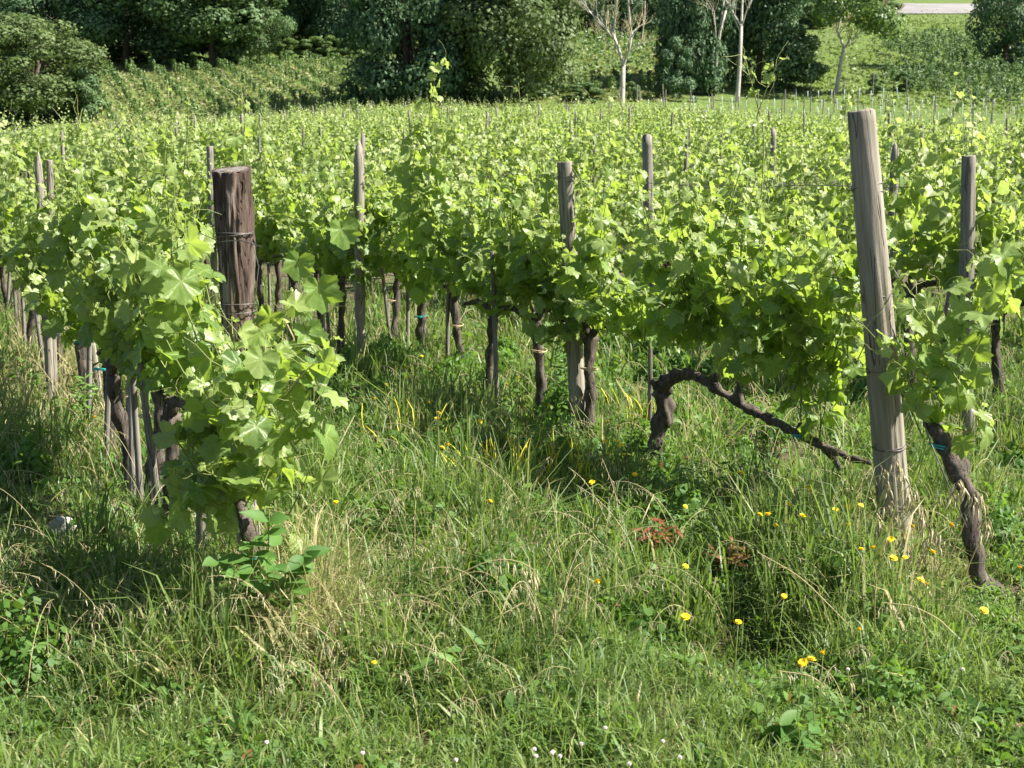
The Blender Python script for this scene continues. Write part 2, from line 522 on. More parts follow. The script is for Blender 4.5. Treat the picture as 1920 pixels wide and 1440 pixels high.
def grow_foliage(mbL, mbS, lod, r_, hc=0.66, half=0.52, nsh=14, L=(.62, .95), smax=.078, density=1.55, droops=.25, tall=1):
    tall = tall * 2 if lod != 'low' else tall
    for i in range(nsh):
        x = -half + 2 * half * (i + r_.random()) / nsh
        dr = 1.0 if r_.random() < droops else 0.0
        ly = r_.normal(0, .25) if not dr else r_.choice([-1, 1]) * r_.uniform(.5, 1.0)
        l = r_.uniform(*L) * (0.75 if dr else 1)
        grow_shoot(mbL, mbS, (x, r_.normal(0, .04), hc + r_.normal(0, .04)), (r_.normal(0, .22), ly, 1.0), l, lod, r_, smax, droop=dr * r_.uniform(.12, .32), density=density, bound=.25)
    for i in range(tall):
        grow_shoot(mbL, mbS, (r_.uniform(-half, half), r_.normal(0, .08), hc + r_.uniform(.3, .6)), (r_.normal(0, .15), r_.normal(0, .2), 1), r_.uniform(.45, .85), lod, r_, smax * .62, density=1.0, bound=.5, young=1.5)


def gnarl(mb, P, rad, r_, sides=14, rough=0.32, mat=0, sub=5):
    """a crooked old trunk along control points P"""
    P = np.asarray(P, float); t = np.linspace(0, len(P) - 1, (len(P) - 1) * sub * 2 + 1)
    idx = np.arange(len(P))
    # smooth the polyline
    Q = np.stack([np.interp(t, idx, P[:, k]) for k in range(3)], -1)
    for _ in range(3):
        Q[1:-1] = (Q[:-2] + 2 * Q[1:-1] + Q[2:]) / 4
    rr = np.interp(t, idx, np.broadcast_to(np.asarray(rad, float), (len(P),)))
    m2 = MB(); m2.tube(Q, rr, sides)
    V = m2.v[0]; c = np.repeat(np.arange(len(Q)), sides)
    c = np.append(c, len(Q) - 1)
    off = r_.uniform(0, 50)
    for i in range(len(V)):
        q = Q[c[i]]; w = V[i] - q
        z = c[i] / len(Q)
        n1 = mnoise.noise(Vector((V[i][0] * 34 + off, V[i][1] * 34, V[i][2] * 9)))
        n2 = mnoise.noise(Vector((V[i][0] * 14, V[i][1] * 14 + off, V[i][2] * 14)))
        V[i] = q + w * (1 + rough * 1.1 * n1 + rough * 1.3 * n2)
    mb.add(V, [f for f in m2.f], None, mat)


def trunk_mesh(r_, h=.66, lod='hi', lean=0.06):
    mb = MB()
    b = r_.normal(0, lean * .5, 2)
    P = [(0, 0, -.06), (b[0] * .3 + r_.normal(0, .02), b[1] * .3 + r_.normal(0, .02), h * .3), (b[0] * .7 + r_.normal(0, .03), b[1] * .7, h * .65), (b[0], b[1], h * .9)]
    r0 = r_.uniform(.026, .037)
    gnarl(mb, P, [r0 * 1.25, r0, r0 * .95, r0 * 1.25], r_, 14 if lod == 'hi' else 8)
    for sgn in (-1, 1):
        q = np.array(P[-1]); l = r_.uniform(.3, .5)
        gnarl(mb, [q, q + [sgn * .08, 0, .07], q + [sgn * l * .6, r_.normal(0, .02), .09], q + [sgn * l, r_.normal(0, .02), .06]], [r0 * .8, r0 * .62, .017, .011], r_, 10 if lod == 'hi' else 6)
    return mb


TIE_TH = np.linspace(0, 2 * math.pi, 16)


def ring(mb, c, r, wr, r_, turns=2, tilt=.1):
    th = np.linspace(0, 2 * math.pi * turns, 14 * turns)
    P = np.stack([c[0] + r * np.cos(th), c[1] + r * np.sin(th), c[2] + tilt * r * np.cos(th + r_.uniform(0, 6)) + .004 * np.sin(th * 1.7) + np.linspace(-.004, .004, len(th))], -1)
    mb.tube(P, wr, 5)


# ------------------------------------------------------------------ grapevines
HI_SEED = 100
ORD = ['second', 'third', 'fourth', 'fifth', 'sixth', 'seventh', 'eighth', 'ninth', 'tenth', 'eleventh', 'twelfth']


def vine_at(loc, r_, label, group, lod='hi', tie=None, hc=.66, trunk=None, **kw):
    root = thing('grapevine', loc, label, 'grapevine', group, RZ)
    (trunk or trunk_mesh(r_, hc, lod)).obj('trunk', M['trunk'], root)
    L_, S_ = MB(), MB()
    grow_foliage(L_, S_, lod, r_, hc=hc, **kw)
    L_.obj('foliage', M['vine'], root)
    S_.obj('shoots', M['shoot'], root)
    if tie:
        b = MB(); ring(b, (0.01, 0, tie[1]), .048, .003, r_)
        b.obj('tie', M[tie[0]], root)
    return root


def to_local(root_loc, P):
    P = np.asarray(P, float) - np.asarray(root_loc, float)
    c, s = math.cos(-RZ), math.sin(-RZ)
    return np.stack([P[..., 0] * c - P[..., 1] * s, P[..., 0] * s + P[..., 1] * c, P[..., 2]], -1)


placed_rows = {0: [], 1: []}
# the row that starts at the bark-covered post: trunk feet read off the photograph
LEFT = [(330, 1040), (290, 985), (247, 930), (202, 872), (165, 802), (120, 742), (92, 700), (62, 664), (38, 634), (14, 606)]
left_vines = []
r_ = np.random.default_rng(21)
for i, (px, py) in enumerate(LEFT):
    g = ground(px, py)
    lab = 'grapevine in the row behind the bark covered post, %s trunk from the post' % (['first', *ORD][i])
    left_vines.append(vine_at(g, np.random.default_rng(HI_SEED + i), lab, 'grapevines in the row behind the bark covered post', 'hi' if i < 7 else 'mid',
                              tie=('tie', .52) if i in (3, 4, 5, 7) else (('tie_tan', .5) if i in (1, 2) else None),
                              hc=.66, half=.48 if i < 3 else .66, nsh=14 if i < 3 else 18, L=(.5, .85), smax=.083, tall=1, droops=.08))
# the vine at the foot of the post itself, low and sprawling
g = ground(482, 1235)
FV = g
r_ = np.random.default_rng(5)
root = thing('grapevine', g, 'broad leaved grapevine sprawling down over the bark covered end post', 'grapevine', 'grapevines in the row behind the bark covered post', RZ)
mb = MB()
TP = to_local(g, [at(478, 1250, g[1]), at(470, 1180, g[1] - .02), at(492, 1115, g[1] - .03), at(478, 1040, g[1] + .02), at(455, 960, g[1] + .1), at(430, 880, g[1] + .25)])
gnarl(mb, TP, [.05, .042, .036, .03, .024, .016], r_, 14)
mb.obj('trunk', M['trunk'], root)
L_, S_ = MB(), MB()
for i in range(30):
    px, py = r_.uniform(350, 490), r_.uniform(730, 970)
    if px < 400 and py > 880:
        px += 60
    p = to_local(g, at(px, py, g[1] + r_.uniform(.05, .55)))
    grow_shoot(L_, S_, p, (r_.normal(0, .35), r_.normal(0, .45), r_.uniform(.1, 1)), r_.uniform(.18, .36), 'hi', r_, .078, droop=r_.uniform(0, .2), density=1.4, bound=.5)
for i in range(24):
    p = to_local(g, at(r_.uniform(345, 480), r_.uniform(820, 1010), g[1] + r_.uniform(-.1, .6)))
    grow_shoot(L_, S_, p, (r_.normal(0, .4), r_.normal(0, .4), r_.uniform(.1, .8)), r_.uniform(.14, .26), 'hi', r_, .08, droop=.1, density=1.4, bound=.5, tendrils=False)
for px, py, tx, ty, L in [(490, 760, .1, -.5, .35), (510, 640, 0, -.5, .22), (520, 760, 0, -.8, .3), (370, 640, .1, .2, .5), (345, 700, .1, .3, .5), (430, 880, .1, .1, .3), (385, 600, .1, .2, .4)]:
    p = to_local(g, at(px, py, g[1] + r_.uniform(.0, .35)))
    grow_shoot(L_, S_, p, (tx, ty, .8), L, 'hi', r_, .085, droop=.05, density=1.4, bound=.6)
for i in range(18):
    p = to_local(g, at(r_.uniform(400, 500) if i % 3 else r_.uniform(490, 560), r_.uniform(700, 970), g[1] - r_.uniform(.0, .22)))
    grow_shoot(L_, S_, p, (r_.normal(0, .3), r_.normal(0, .5), r_.uniform(.1, .9)), r_.uniform(.14, .28), 'hi', r_, .078, droop=r_.uniform(0, .2), density=1.4, bound=.5)
# the big single leaves that stand out beside the post
for px, py, s, dy in [(598, 540, .088, -.02), (575, 625, .075, 0), (640, 430, .08, .5), (560, 490, .07, .1), (540, 740, .085, -.05), (520, 850, .075, -.05), (455, 800, .07, -.12), (330, 560, .08, -.05), (370, 770, .075, -.1), (425, 870, .08, -.12), (560, 790, .06, 0), (400, 920, .07, -.1)]:
    p = to_local(g, at(px, py, g[1] + .15 + dy))
    put_leaves(L_, 'hi', [p], [np.array([0, 0, -1]) + r_.normal(0, .3, 3)], [to_local((0, 0, 0), np.array([.35, -.8, .55])) + r_.normal(0, .15, 3)], [s], [r_.uniform(.4, .9)], [r_.uniform(0, .25)], r_)
L_.obj('foliage', M['vine'], root); S_.obj('shoots', M['shoot'], root)
b = MB(); ring(b, TP[3], .034, .003, r_); b.obj('tie', M['tie'], root)


def tall_shoot(root, Y, pts, seed, leaves=9, s=.05, start=.35, lod='hi', rad=.004):
    """a long whip of this vine reaching above the canopy, along a path in the row's plane"""
    r_ = np.random.default_rng(seed)
    base = np.array(root.location)
    P = np.array([at(px, py, Y + dy) for px, py, dy in pts])
    t = np.linspace(0, len(P) - 1, 26); P = np.stack([np.interp(t, np.arange(len(P)), P[:, k]) for k in range(3)], -1)
    for _ in range(4):
        P[1:-1] = (P[:-2] + 2 * P[1:-1] + P[2:]) / 4
    P = to_local(base, P)
    L_, S_ = MB(), MB()
    S_.tube(P, np.linspace(rad, rad * .35, len(P)), 5, [r_.uniform(.2, .9), .3, 0, 0])
    pos, tip, nr, sz, ti, ag = [], [], [], [], [], []
    for i in range(leaves):
        f = start + (1 - start) * (i + .5) / leaves
        q = P[int(f * 25)]; a = i * math.pi + r_.normal(0, .5)
        pd = np.array([math.cos(a), math.sin(a), .4]); pd /= np.linalg.norm(pd)
        sz_ = s * np.interp(f, [0, .6, 1], [1, .8, .3]) * r_.uniform(.8, 1.2)
        S_.tube(np.array([q, q + pd * sz_ * .5, q + pd * sz_]), .0014, 3, [.8, .5, 0, 0], cap=False)
        pos.append(q + pd * sz_); tip.append(pd * .5 + np.array([0, 0, -.7]) + r_.normal(0, .3, 3)); nr.append(pd + SUN_L * .6 + r_.normal(0, .4, 3))
        sz.append(sz_); ti.append(r_.uniform(.4, 1)); ag.append(np.clip(.15 + .75 * f ** 2, 0, .9))
    for k in range(4):
        i = r_.integers(14, 26); dd = r_.normal(0, 1, 3); dd[2] = abs(dd[2]) + .5; dd /= np.linalg.norm(dd); pp = [P[i]]
        for j in range(7):
            dd = dd + r_.normal(0, .22, 3); dd /= np.linalg.norm(dd); pp.append(pp[-1] + dd * .022)
        S_.tube(np.array(pp), np.linspace(.0015, .0007, 8), 3, [.9, .6, 0, 0], cap=False)
    put_leaves(L_, lod, pos, tip, nr, sz, ti, ag, r_)
    st = S_.obj('tall_shoot', M['shoot'], root)
    L_.obj('leaves', M['vine'], st)


# the row with the tall grey end post
GR = 'grapevines in the row of the tall grey post'
r_ = np.random.default_rng(31)
g = ground(1858, 1120)
tr = MB()
TP = to_local(g, [at(1868, 1130, g[1]), at(1838, 1085, g[1]), at(1822, 1000, g[1] + .02), at(1818, 925, g[1] + .05), at(1790, 870, g[1] + .1), at(1765, 820, g[1] + .15), at(1738, 780, g[1] + .25), at(1712, 745, g[1] + .4)])
gnarl(tr, TP, [.046, .032, .03, .033, .034, .033, .026, .016], r_, 18, rough=.42)
gnarl(tr, [TP[4], TP[4] + [.05, .02, .05], TP[4] + [.08, .03, .10]], [.03, .022, .014], r_, 10)
root = vine_at(g, r_, 'grapevine with a leaning gnarled trunk in front of the tall grey end post', GR, trunk=tr, hc=.58, half=.05, nsh=2, L=(.2, .3), tall=0)
b = MB(); ring(b, TP[5] - [0, 0, .03], .043, .003, r_); b.obj('tie', M['tie'], root)
L_, S_ = MB(), MB()
for px, py, dy, dx_, L in [(1712, 720, .5, .2, .55), (1720, 740, .4, -.2, .5), (1735, 760, .3, 0, .6), (1760, 800, .2, .1, .55), (1790, 860, .1, .1, .3), (1770, 760, .1, -.1, .5), (1800, 720, .05, .1, .5),
                           (1815, 690, 0, .1, .45), (1745, 690, .3, .2, .4), (1730, 820, .2, 0, .25), (1800, 800, .1, -.2, .35), (1840, 640, .2, 0, .45), (1870, 600, .3, 0, .5), (1790, 640, .3, 0, .5), (1900, 560, .4, 0, .4), (1760, 610, .4, 0, .4)]:
    p = to_local(g, at(px, py, g[1] + dy))
    grow_shoot(L_, S_, p, (r_.normal(0, .2), r_.normal(0, .45), .8), L * .8, 'hi', r_, .075, droop=r_.uniform(0, .12), density=1.4, bound=.6)
for px, py, s in [(1820, 650, .09), (1795, 740, .085), (1880, 480, .085), (1895, 510, .08), (1770, 690, .08), (1800, 570, .075), (1830, 700, .08)]:
    p = to_local(g, at(px, py, g[1] + .1))
    put_leaves(L_, 'hi', [p], [np.array([0, 0, -1]) + r_.normal(0, .3, 3)], [to_local((0, 0, 0), np.array([.3, -.8, .5])) + r_.normal(0, .2, 3)], [s], [r_.uniform(.3, .8)], [r_.uniform(0, .2)], r_)
o_ = [c for c in root.children if c.name.startswith('foliage')][0]
o_.data = L_.mesh('foliage', M['vine'])
o_ = [c for c in root.children if c.name.startswith('shoots')][0]
o_.data = S_.mesh('shoots', M['shoot'])
tall_shoot(root, g[1] + .2, [(1745, 700, .1), (1800, 600, .1), (1840, 520, .2), (1880, 440, .3)], 77, leaves=7, s=.06)

# the vine with long bare arms
r_ = np.random.default_rng(32)
g = ground(1232, 912); YB = g[1]
tr = MB()
A0 = [at(1232, 925, YB), at(1225, 860, YB), at(1238, 800, YB), at(1250, 765, YB), at(1238, 735, YB - .02)]
TP = to_local(g, A0); gnarl(tr, TP, [.047, .037, .037, .052, .04], r_, 18, rough=.42)
A1 = [A0[-1], at(1250, 712, YB - .05), at(1290, 698, YB - .15), at(1330, 720, YB - .25), at(1385, 755, YB - .4), at(1440, 785, YB - .5), at(1500, 815, YB - .65), at(1545, 838, YB - .75), at(1590, 858, YB - .88), at(1632, 868, YB - 1.0)]
gnarl(tr, to_local(g, A1), [.038, .033, .026, .025, .022, .022, .019, .019, .016, .011], r_, 16, rough=.5)
for a, b_ in ((A1[3], (1345, 705)), (A1[4], (1385, 718)), (A1[6], (1500, 795)), (A1[7], (1575, 880)), (A0[4], (1222, 715))):
    e = at(b_[0], b_[1], a[1] - .03); gnarl(tr, to_local(g, [a, (a + e) / 2 + [0, 0, .01], e]), [.024, .018, .012], r_, 9, rough=.3)
root = vine_at(g, r_, 'grapevine with a thick knotted trunk and long bare arms beside the tall grey post', GR, trunk=tr, hc=.68, half=.4, nsh=12, L=(.6, .9), tie=None, tall=1)
S_ = MB(); L_ = MB()
for i in range(26):
    f = r_.uniform(1.6, 8.6); k = int(f); a = A1[k] + (A1[min(k + 1, 8)] - A1[k]) * (f - k)
    grow_shoot(L_, S_, to_local(g, a + [r_.normal(0, .02), 0, .01 + .22 * (r_.random() < .75)]), (r_.normal(0, .25), r_.normal(0, .3), 1), r_.uniform(.55, .95), 'hi', r_, .078, droop=r_.choice([0, 0, .15]), density=1.5)
st = S_.obj('arm_shoots', M['shoot'], root); L_.obj('leaves', M['vine'], st)
b = MB(); ring(b, to_local(g, A1[6]) - [0, 0, 0], .033, .003, r_); b.obj('tie', M['tie'], root)
tall_shoot(root, YB - .5, [(1290, 600, 0), (1350, 450, 0), (1385, 330, 0), (1420, 215, 0), (1450, 130, 0), (1470, 108, 0)], 78, leaves=10, s=.065, start=.1)
tall_shoot(root, YB - .5, [(1420, 480, 0), (1435, 250, 0), (1405, 140, 0), (1392, 100, 0)], 79, leaves=4, s=.03, start=.5)
ARM_VINE = root

RV = []
RIGHT = [(1105, 830), (1012, 785), (915, 772), (858, 718), (790, 690), (735, 655), (640, 672), (600, 640), (560, 622), (520, 604)]
for i, (px, py) in enumerate(RIGHT):
    g = ground(px, py)
    rr = np.random.default_rng(140 + i)
    lab = 'grapevine in the row of the tall grey post, %s trunk beyond the end post' % ORD[i]
    root = vine_at(g, rr, lab, GR, 'hi' if i < 4 else 'mid', tie=('tie', .4) if i == 4 else (('tie_tan', .42) if i in (0, 1, 3, 5, 6) else None), hc=.66, half=.55, nsh=int(rr.integers(13, 19)), L=(.6, .95), smax=.083, tall=2, droops=.2)
    RV.append(root)
    if i == 3:
        tall_shoot(root, g[1] - .9, [(775, 520, 0), (795, 400, 0), (800, 300, 0), (806, 200, 0), (818, 130, 0), (835, 112, 0)], 80, leaves=26, s=.085, start=.0)
        tall_shoot(root, g[1] - 1.0, [(820, 520, 0), (830, 360, 0), (850, 270, 0), (862, 235, 0)], 81, leaves=14, s=.07, start=.0)
        tall_shoot(root, g[1] - .85, [(770, 480, 0), (765, 380, 0), (780, 270, 0), (800, 215, 0)], 83, leaves=26, s=.095, start=.0)
        tall_shoot(root, g[1] - .95, [(800, 560, 0), (815, 450, 0), (800, 340, 0), (812, 250, 0)], 84, leaves=28, s=.1, start=.0)
    if i == 1:
        tall_shoot(root, g[1], [(1010, 400, 0), (990, 300, 0), (978, 220, 0), (972, 155, 0)], 82, leaves=7, s=.05, start=.1)
for px, pts, sd in [(1, [(250, 520, 0), (240, 420, 0), (232, 330, 0), (235, 280, 0)], 90), (2, [(150, 480, 0), (146, 350, 0), (143, 260, 0), (150, 225, 0)], 91), (3, [(300, 420, 0), (298, 330, 0), (296, 250, 0), (285, 215, 0)], 92), (0, [(400, 600, 0), (370, 460, 0), (358, 360, 0), (350, 275, 0)], 93), (0, [(470, 380, 0), (455, 280, 0), (460, 215, 0), (452, 180, 0)], 94), (4, [(520, 330, 0), (500, 270, 0), (505, 220, 0)], 95)]:
    tall_shoot(left_vines[px], float(left_vines[px].location[1]) + .1, pts, sd, leaves=7, s=.05, start=.25)

def front_leaves(root, Y, px0, px1, py0, py1, n, seed, L=(.2, .4), smax=.07):
    """side shoots of this vine that spill over the near face of the post beside it"""
    r_ = np.random.default_rng(seed); b = np.array(root.location)
    L_, S_ = MB(), MB()
    for i in range(n):
        p = to_local(b, at(r_.uniform(px0, px1), r_.uniform(py0, py1), Y - r_.uniform(.06, .22)))
        grow_shoot(L_, S_, p, (r_.normal(0, .35), r_.normal(0, .35), r_.uniform(.2, 1)), r_.uniform(*L), 'hi', r_, smax, droop=r_.uniform(0, .2), density=1.4, bound=.7, tendrils=False)
    st = S_.obj('side_shoots', M['shoot'], root); L_.obj('leaves', M['vine'], st)


front_leaves(RV[0], 8.05, 1030, 1110, 570, 690, 12, 501)
front_leaves(RV[3], 10.7, 645, 710, 400, 560, 18, 502)
front_leaves(RV[5], 10.7, 690, 790, 400, 580, 14, 503)
front_leaves(left_vines[5], 8.4, 40, 130, 420, 590, 18, 504)
front_leaves(left_vines[4], 8.2, 100, 220, 400, 540, 16, 505)
front_leaves(left_vines[1], 5.9, 180, 300, 400, 620, 18, 506)
front_leaves(left_vines[2], 6.4, 130, 250, 400, 560, 16, 507)
front_leaves(ARM_VINE, 6.0, 1380, 1640, 560, 740, 22, 508, L=(.3, .5))
front_leaves(ARM_VINE, 6.3, 1280, 1500, 480, 660, 20, 509, L=(.3, .5))

# all the other rows --------------------------------------------------
MIDP = []
for i in range(6):
    rr = np.random.default_rng(300 + i)
    L_, S_ = MB(), MB()
    grow_foliage(L_, S_, 'mid', rr, hc=.68, half=.55, nsh=(11, 14, 17)[i % 3], L=(.6, 1.0), smax=.085, density=1.5, tall=3)
    MIDP.append((L_.mesh('foliage', M['vine_far']), S_.mesh('shoots', M['shoot']), trunk_mesh(rr, .68, 'mid').mesh('trunk', M['trunk'])))
LOWMB, LOWP = [], []
for i in range(6):
    rr = np.random.default_rng(330 + i)
    L_ = MB()
    grow_foliage(L_, None, 'low', rr, hc=.70, half=.55, nsh=12, L=(.6, .95), smax=.092, density=1.25, tall=2)
    T_ = MB(); T_.tube([(0, 0, -.05), (.02, .02, .4), (0, 0, .75)], [.05, .04, .04], 6)
    LOWP.append((L_.mesh('foliage', M['vine_far']), T_.mesh('trunk', M['trunk'])))
    L_.tube([(0, 0, -.05), (.02, .02, .4), (0, 0, .75)], [.05, .04, .04], 6, mat=1)
    LOWMB.append(L_)

r_ = np.random.default_rng(41)
cand = []
FIELD_END = 88.0
for k in range(0, 30):
    s = SFRONT + (.9 if k > 1 else 6.0 if k == 1 else 7.6)
    if k < 2:
        s = 12.0 if k == 0 else 13.3
    while s < 125:
        p = row_pt(k, s + r_.normal(0, .08))
        s += 1.0
        if p[1] > FIELD_END + 2 * math.sin(p[0] * .12) - 14 * (1 / (1 + math.exp(-(p[0] - 9) * .8))) or p[1] < 4:
            continue
        x, y = proj(p + [0, 0, .9])
        if x < -330 or x > 2280:
            continue
        if r_.random() < .03:
            continue
        cand.append((p[1], k, p))
cand.sort(key=lambda c: c[0])
n_ind = 276
far_mb = MB()
for i, (d, k, p) in enumerate(cand):
    rz = RZ + r_.normal(0, .06) + (math.pi if r_.random() < .5 else 0)
    sc = r_.uniform(.9, 1.1); sz = sc * r_.uniform(.84, 1.10)
    if i < n_ind:
        if k < 2:
            lab, grp = ('grapevine far back along the row of the bark covered post', 'far grapevines in the row of the bark covered post') if k == 0 else ('grapevine far back along the row of the tall grey post', 'far grapevines in the row of the tall grey post')
        elif k == 2:
            lab, grp = 'leafy grapevine in the row just behind the tall grey post', 'grapevines in the row just behind the tall grey post'
        elif d < 25:
            lab, grp = 'leafy grapevine in the middle rows behind the pointed stakes', 'grapevines of the middle rows'
        else:
            lab, grp = 'small grapevine deep in the vineyard among thin grey post tops', 'grapevines deep in the vineyard'
        if d < 24:
            fo, sh, tr_ = MIDP[r_.integers(0, 6)]
            root = thing('grapevine', p, lab, 'grapevine', grp, rz)
            root.scale = (sc, sc, sz)
            link('foliage', fo, root); link('shoots', sh, root)
            if k <= 2:
                link('trunk', tr_, root)
            else:
                link('trunk', tr_, root)
        else:
            fo, tr_ = LOWP[r_.integers(0, 6)]
            root = thing('grapevine', p, lab, 'grapevine', grp, rz); root.scale = (sc, sc, sz)
            link('foliage', fo, root); link('trunk', tr_, root)
    else:
        b = LOWMB[r_.integers(0, 6)]
        c, s_ = math.cos(rz), math.sin(rz)
        Rm = np.array([[c * sc, -s_ * sc, 0], [s_ * sc, c * sc, 0], [0, 0, sz]])
        off = far_mb.n
        V = np.vstack(b.v) @ Rm.T + p
        col = np.vstack(b.c)
        far_mb.v.append(V); far_mb.c.append(col)
        for f, m_ in zip(b.f, b.m):
            far_mb.f.append(f + off); far_mb.m.append(m_)
        far_mb.n += len(V)
tag(far_mb.obj('distant_grapevines', [M['vine_far'], M['trunk']]), 'bright green mass of distant vine rows reaching up to the trees', 'grapevines', kind='stuff')
print('vines', len(cand))


# ------------------------------------------------------------------ posts
def post_mesh(h, r0, r1, mat, seed, kind='round', sides=28, rings=50, rough=.03, cracks=4):
    r_ = np.random.default_rng(seed)
    th = np.arange(sides) * 2 * math.pi / sides
    z = np.linspace(-.15, h, rings)
    rad = r0 + (r1 - r0) * (z / h)
    X = np.empty((rings, sides, 3))
    ca = r_.uniform(0, 2 * math.pi, cracks)
    off = r_.uniform(0, 40)
    for i in range(rings):
        R_ = rad[i] * np.ones(sides)
        for j in range(sides):
            R_[j] *= 1 + rough * mnoise.noise(Vector((math.cos(th[j]) * 1.5 + off, math.sin(th[j]) * 1.5, z[i] * 2.2))) * 2
            R_[j] *= 1 + rough * mnoise.noise(Vector((math.cos(th[j]) * 5 + off, math.sin(th[j]) * 5, z[i] * 6)))
        for q in range(cracks):
            a = ca[q] + .25 * math.sin(z[i] * 3 + q)
            dd = np.abs((th - a + math.pi) % (2 * math.pi) - math.pi)
            R_ -= rad[i] * .16 * np.exp(-(dd / .11) ** 2) * max(0, math.sin(z[i] * 2.2 + q * 2))
        X[i, :, 0] = R_ * np.cos(th) + .012 * math.sin(z[i] * 2.3 + off); X[i, :, 1] = R_ * np.sin(th); X[i, :, 2] = z[i]
    top = X[-1]
    if kind == 'pointed':
        X[-4:, :, 2] += np.array([0, .0, .0, 0])[:, None]
        for q, f in zip((-3, -2, -1), (.8, .45, .1)):
            X[q, :, :2] = X[-4, :, :2] * f + np.array([rad[-1] * (1 - f) * .5, 0]); X[q, :, 2] = h - .09 + (.03, .07, .10)[(-3, -2, -1).index(q)]
    elif kind == 'slant':
        X[-1, :, 2] += X[-1, :, 0] * .9
        X[-2, :, 2] = np.minimum(X[-2, :, 2], X[-1, :, 2] - .004)
    else:
        X[-1, :, :2] *= .93; X[-2, :, 2] = h - .008; X[-1, :, 2] += np.array([.003 * math.sin(3 * t) for t in th])
    mb = MB(); V = X.reshape(-1, 3)
    i = np.arange(rings - 1)[:, None] * sides; j = np.arange(sides)[None]; k = (j + 1) % sides
    Q = np.stack([i + j, i + k, i + sides + k, i + sides + j], -1).reshape(-1, 4)
    c = X[-1].mean(0)[None] - [[0, 0, .003]]
    V = np.vstack([V, c]); jj = np.arange(sides); b = (rings - 1) * sides
    mb.add(V, [Q, np.stack([b + jj, b + (jj + 1) % sides, np.full(sides, rings * sides)], -1)])
    return mb


def lean_to(o, B, T):
    o.location = B
    o.rotation_euler = Vector(np.asarray(T) - np.asarray(B)).to_track_quat('Z', 'Y').to_euler()


def loops(post, hs, rad, seed, mat='wire'):
    r_ = np.random.default_rng(seed)
    for h in hs:
        b = MB()
        th = np.linspace(0, 2 * math.pi * 1.8, 60)
        P = np.stack([(rad + .004) * np.cos(th), (rad + .004) * np.sin(th), h + .012 * np.sin(th * .5 + r_.uniform(0, 6)) + np.linspace(-.008, .008, 60)], -1)
        b.tube(P, .0022, 5)
        q = np.array([rad * .6, -rad * .8, h])
        for _ in range(3):
            d = r_.normal(0, 1, 3); d[1] -= 1; d /= np.linalg.norm(d); pp = [q]
            for j in range(4):
                d += r_.normal(0, .6, 3); d /= np.linalg.norm(d); pp.append(pp[-1] + d * .012)
            b.tube(np.array(pp), .0016, 4)
        b.obj('wire_loop', M[mat], post)


PG = 'vineyard posts'
# the tall grey end post
B = ground(1683, 1035); T = at(1614, 207, B[1] + .05)
h = float(np.linalg.norm(T - B))
end_post = post_mesh(h, .068, .055, 'wood', 3, 'round', 48, 90, .02, 5).obj('wooden_post', M['wood'])
tag(end_post, 'tall thick grey wooden end post leaning left, wrapped with dark wire', 'post', PG); lean_to(end_post, B, T)
EP_B, EP_T, EP_H = B, T, h
loops(end_post, [h * .245, h * .425, h * .595, h * .83], .060, 3)
# its anchor wire
aw = MB(); P = [B + (T - B) * .60 + [.05, -.05, 0], at(1668, 600, B[1] - .1), at(1695, 680, B[1] - .25), at(1745, 830, B[1] - .45), at(1800, 960, B[1] - .6), ground(1850, 1075)]
aw.tube(np.array(P), .0025, 5)
tag(aw.obj('anchor_wire', M['wire']), 'thin taut wire slanting down from the tall grey end post', 'wire')

# the bark-covered post
B = ground(470, 1150); T = at(434, 318, B[1] + .02)
h = float(np.linalg.norm(T - B))
bp_ = post_mesh(h - .004, .043, .044, 'wood', 9, 'round', 40, 70, .05, 5).obj('wooden_post', M['wood2'])
tag(bp_, 'stout end post with peeling reddish brown bark and flat sawn top', 'post', PG); lean_to(bp_, B, T)
r_ = np.random.default_rng(12)
sides, rings = 72, 80
th = np.arange(sides) * 2 * math.pi / sides
LY = np.array(Vector(T - B).to_track_quat('Z', 'Y').to_matrix().transposed() @ Vector((.25, 1, 0)))
low = h - .78 - .10 * np.sin(th * 2 + 1) - .08 * np.sin(th * 5) - .07 * r_.random(sides) - .18 * np.clip(np.cos(th - 3.4), 0, 1)
V = np.empty((rings, sides, 3))
for i in range(rings):
    f = i / (rings - 1)
    zz = low + (h + .002 - low) * f
    for j in range(sides):
        a = np.array([math.cos(th[j]), math.sin(th[j])])
        q = 2.6 * th[j]
        n1 = mnoise.noise(Vector((a[0] * 4.2, a[1] * 4.2, zz[j] * 4 + .4 * math.sin(th[j] * 3))))
        n2 = mnoise.noise(Vector((a[0] * 9, a[1] * 9, zz[j] * 14)))
        n3 = mnoise.noise(Vector((a[0] * 3, a[1] * 3, zz[j] * 2.2 + 9)))
        ridge = 1 - abs(n1) * 2.2
        rr_ = .0545 + .0060 * f + .009 * f ** 5 + .0105 * max(-1, -ridge) + .005 * n2 + .009 * n3
        if f < .02:
            rr_ = .048
        V[i, j] = (a[0] * rr_, a[1] * rr_, zz[j] + 0.17 * rr_ * (a @ LY[:2]) * f ** 6 + .004 * n2 * f ** 20)
mb = MB()
i = np.arange(rings - 1)[:, None] * sides; j = np.arange(sides)[None]; k = (j + 1) % sides
Q = np.stack([i + j, i + k, i + sides + k, i + sides + j], -1).reshape(-1, 4)
VV = V.reshape(-1, 3)
inner = V[-1].copy(); inner[:, :2] *= .88; inner[:, 2] -= .006
VV = np.vstack([VV, inner]); jj = np.arange(sides); b0 = (rings - 1) * sides; b1 = rings * sides
mb.add(VV, [Q, np.stack([b0 + jj, b0 + (jj + 1) % sides, b1 + (jj + 1) % sides, b1 + jj], -1)])
mb.obj('bark', M['bark'], bp_)
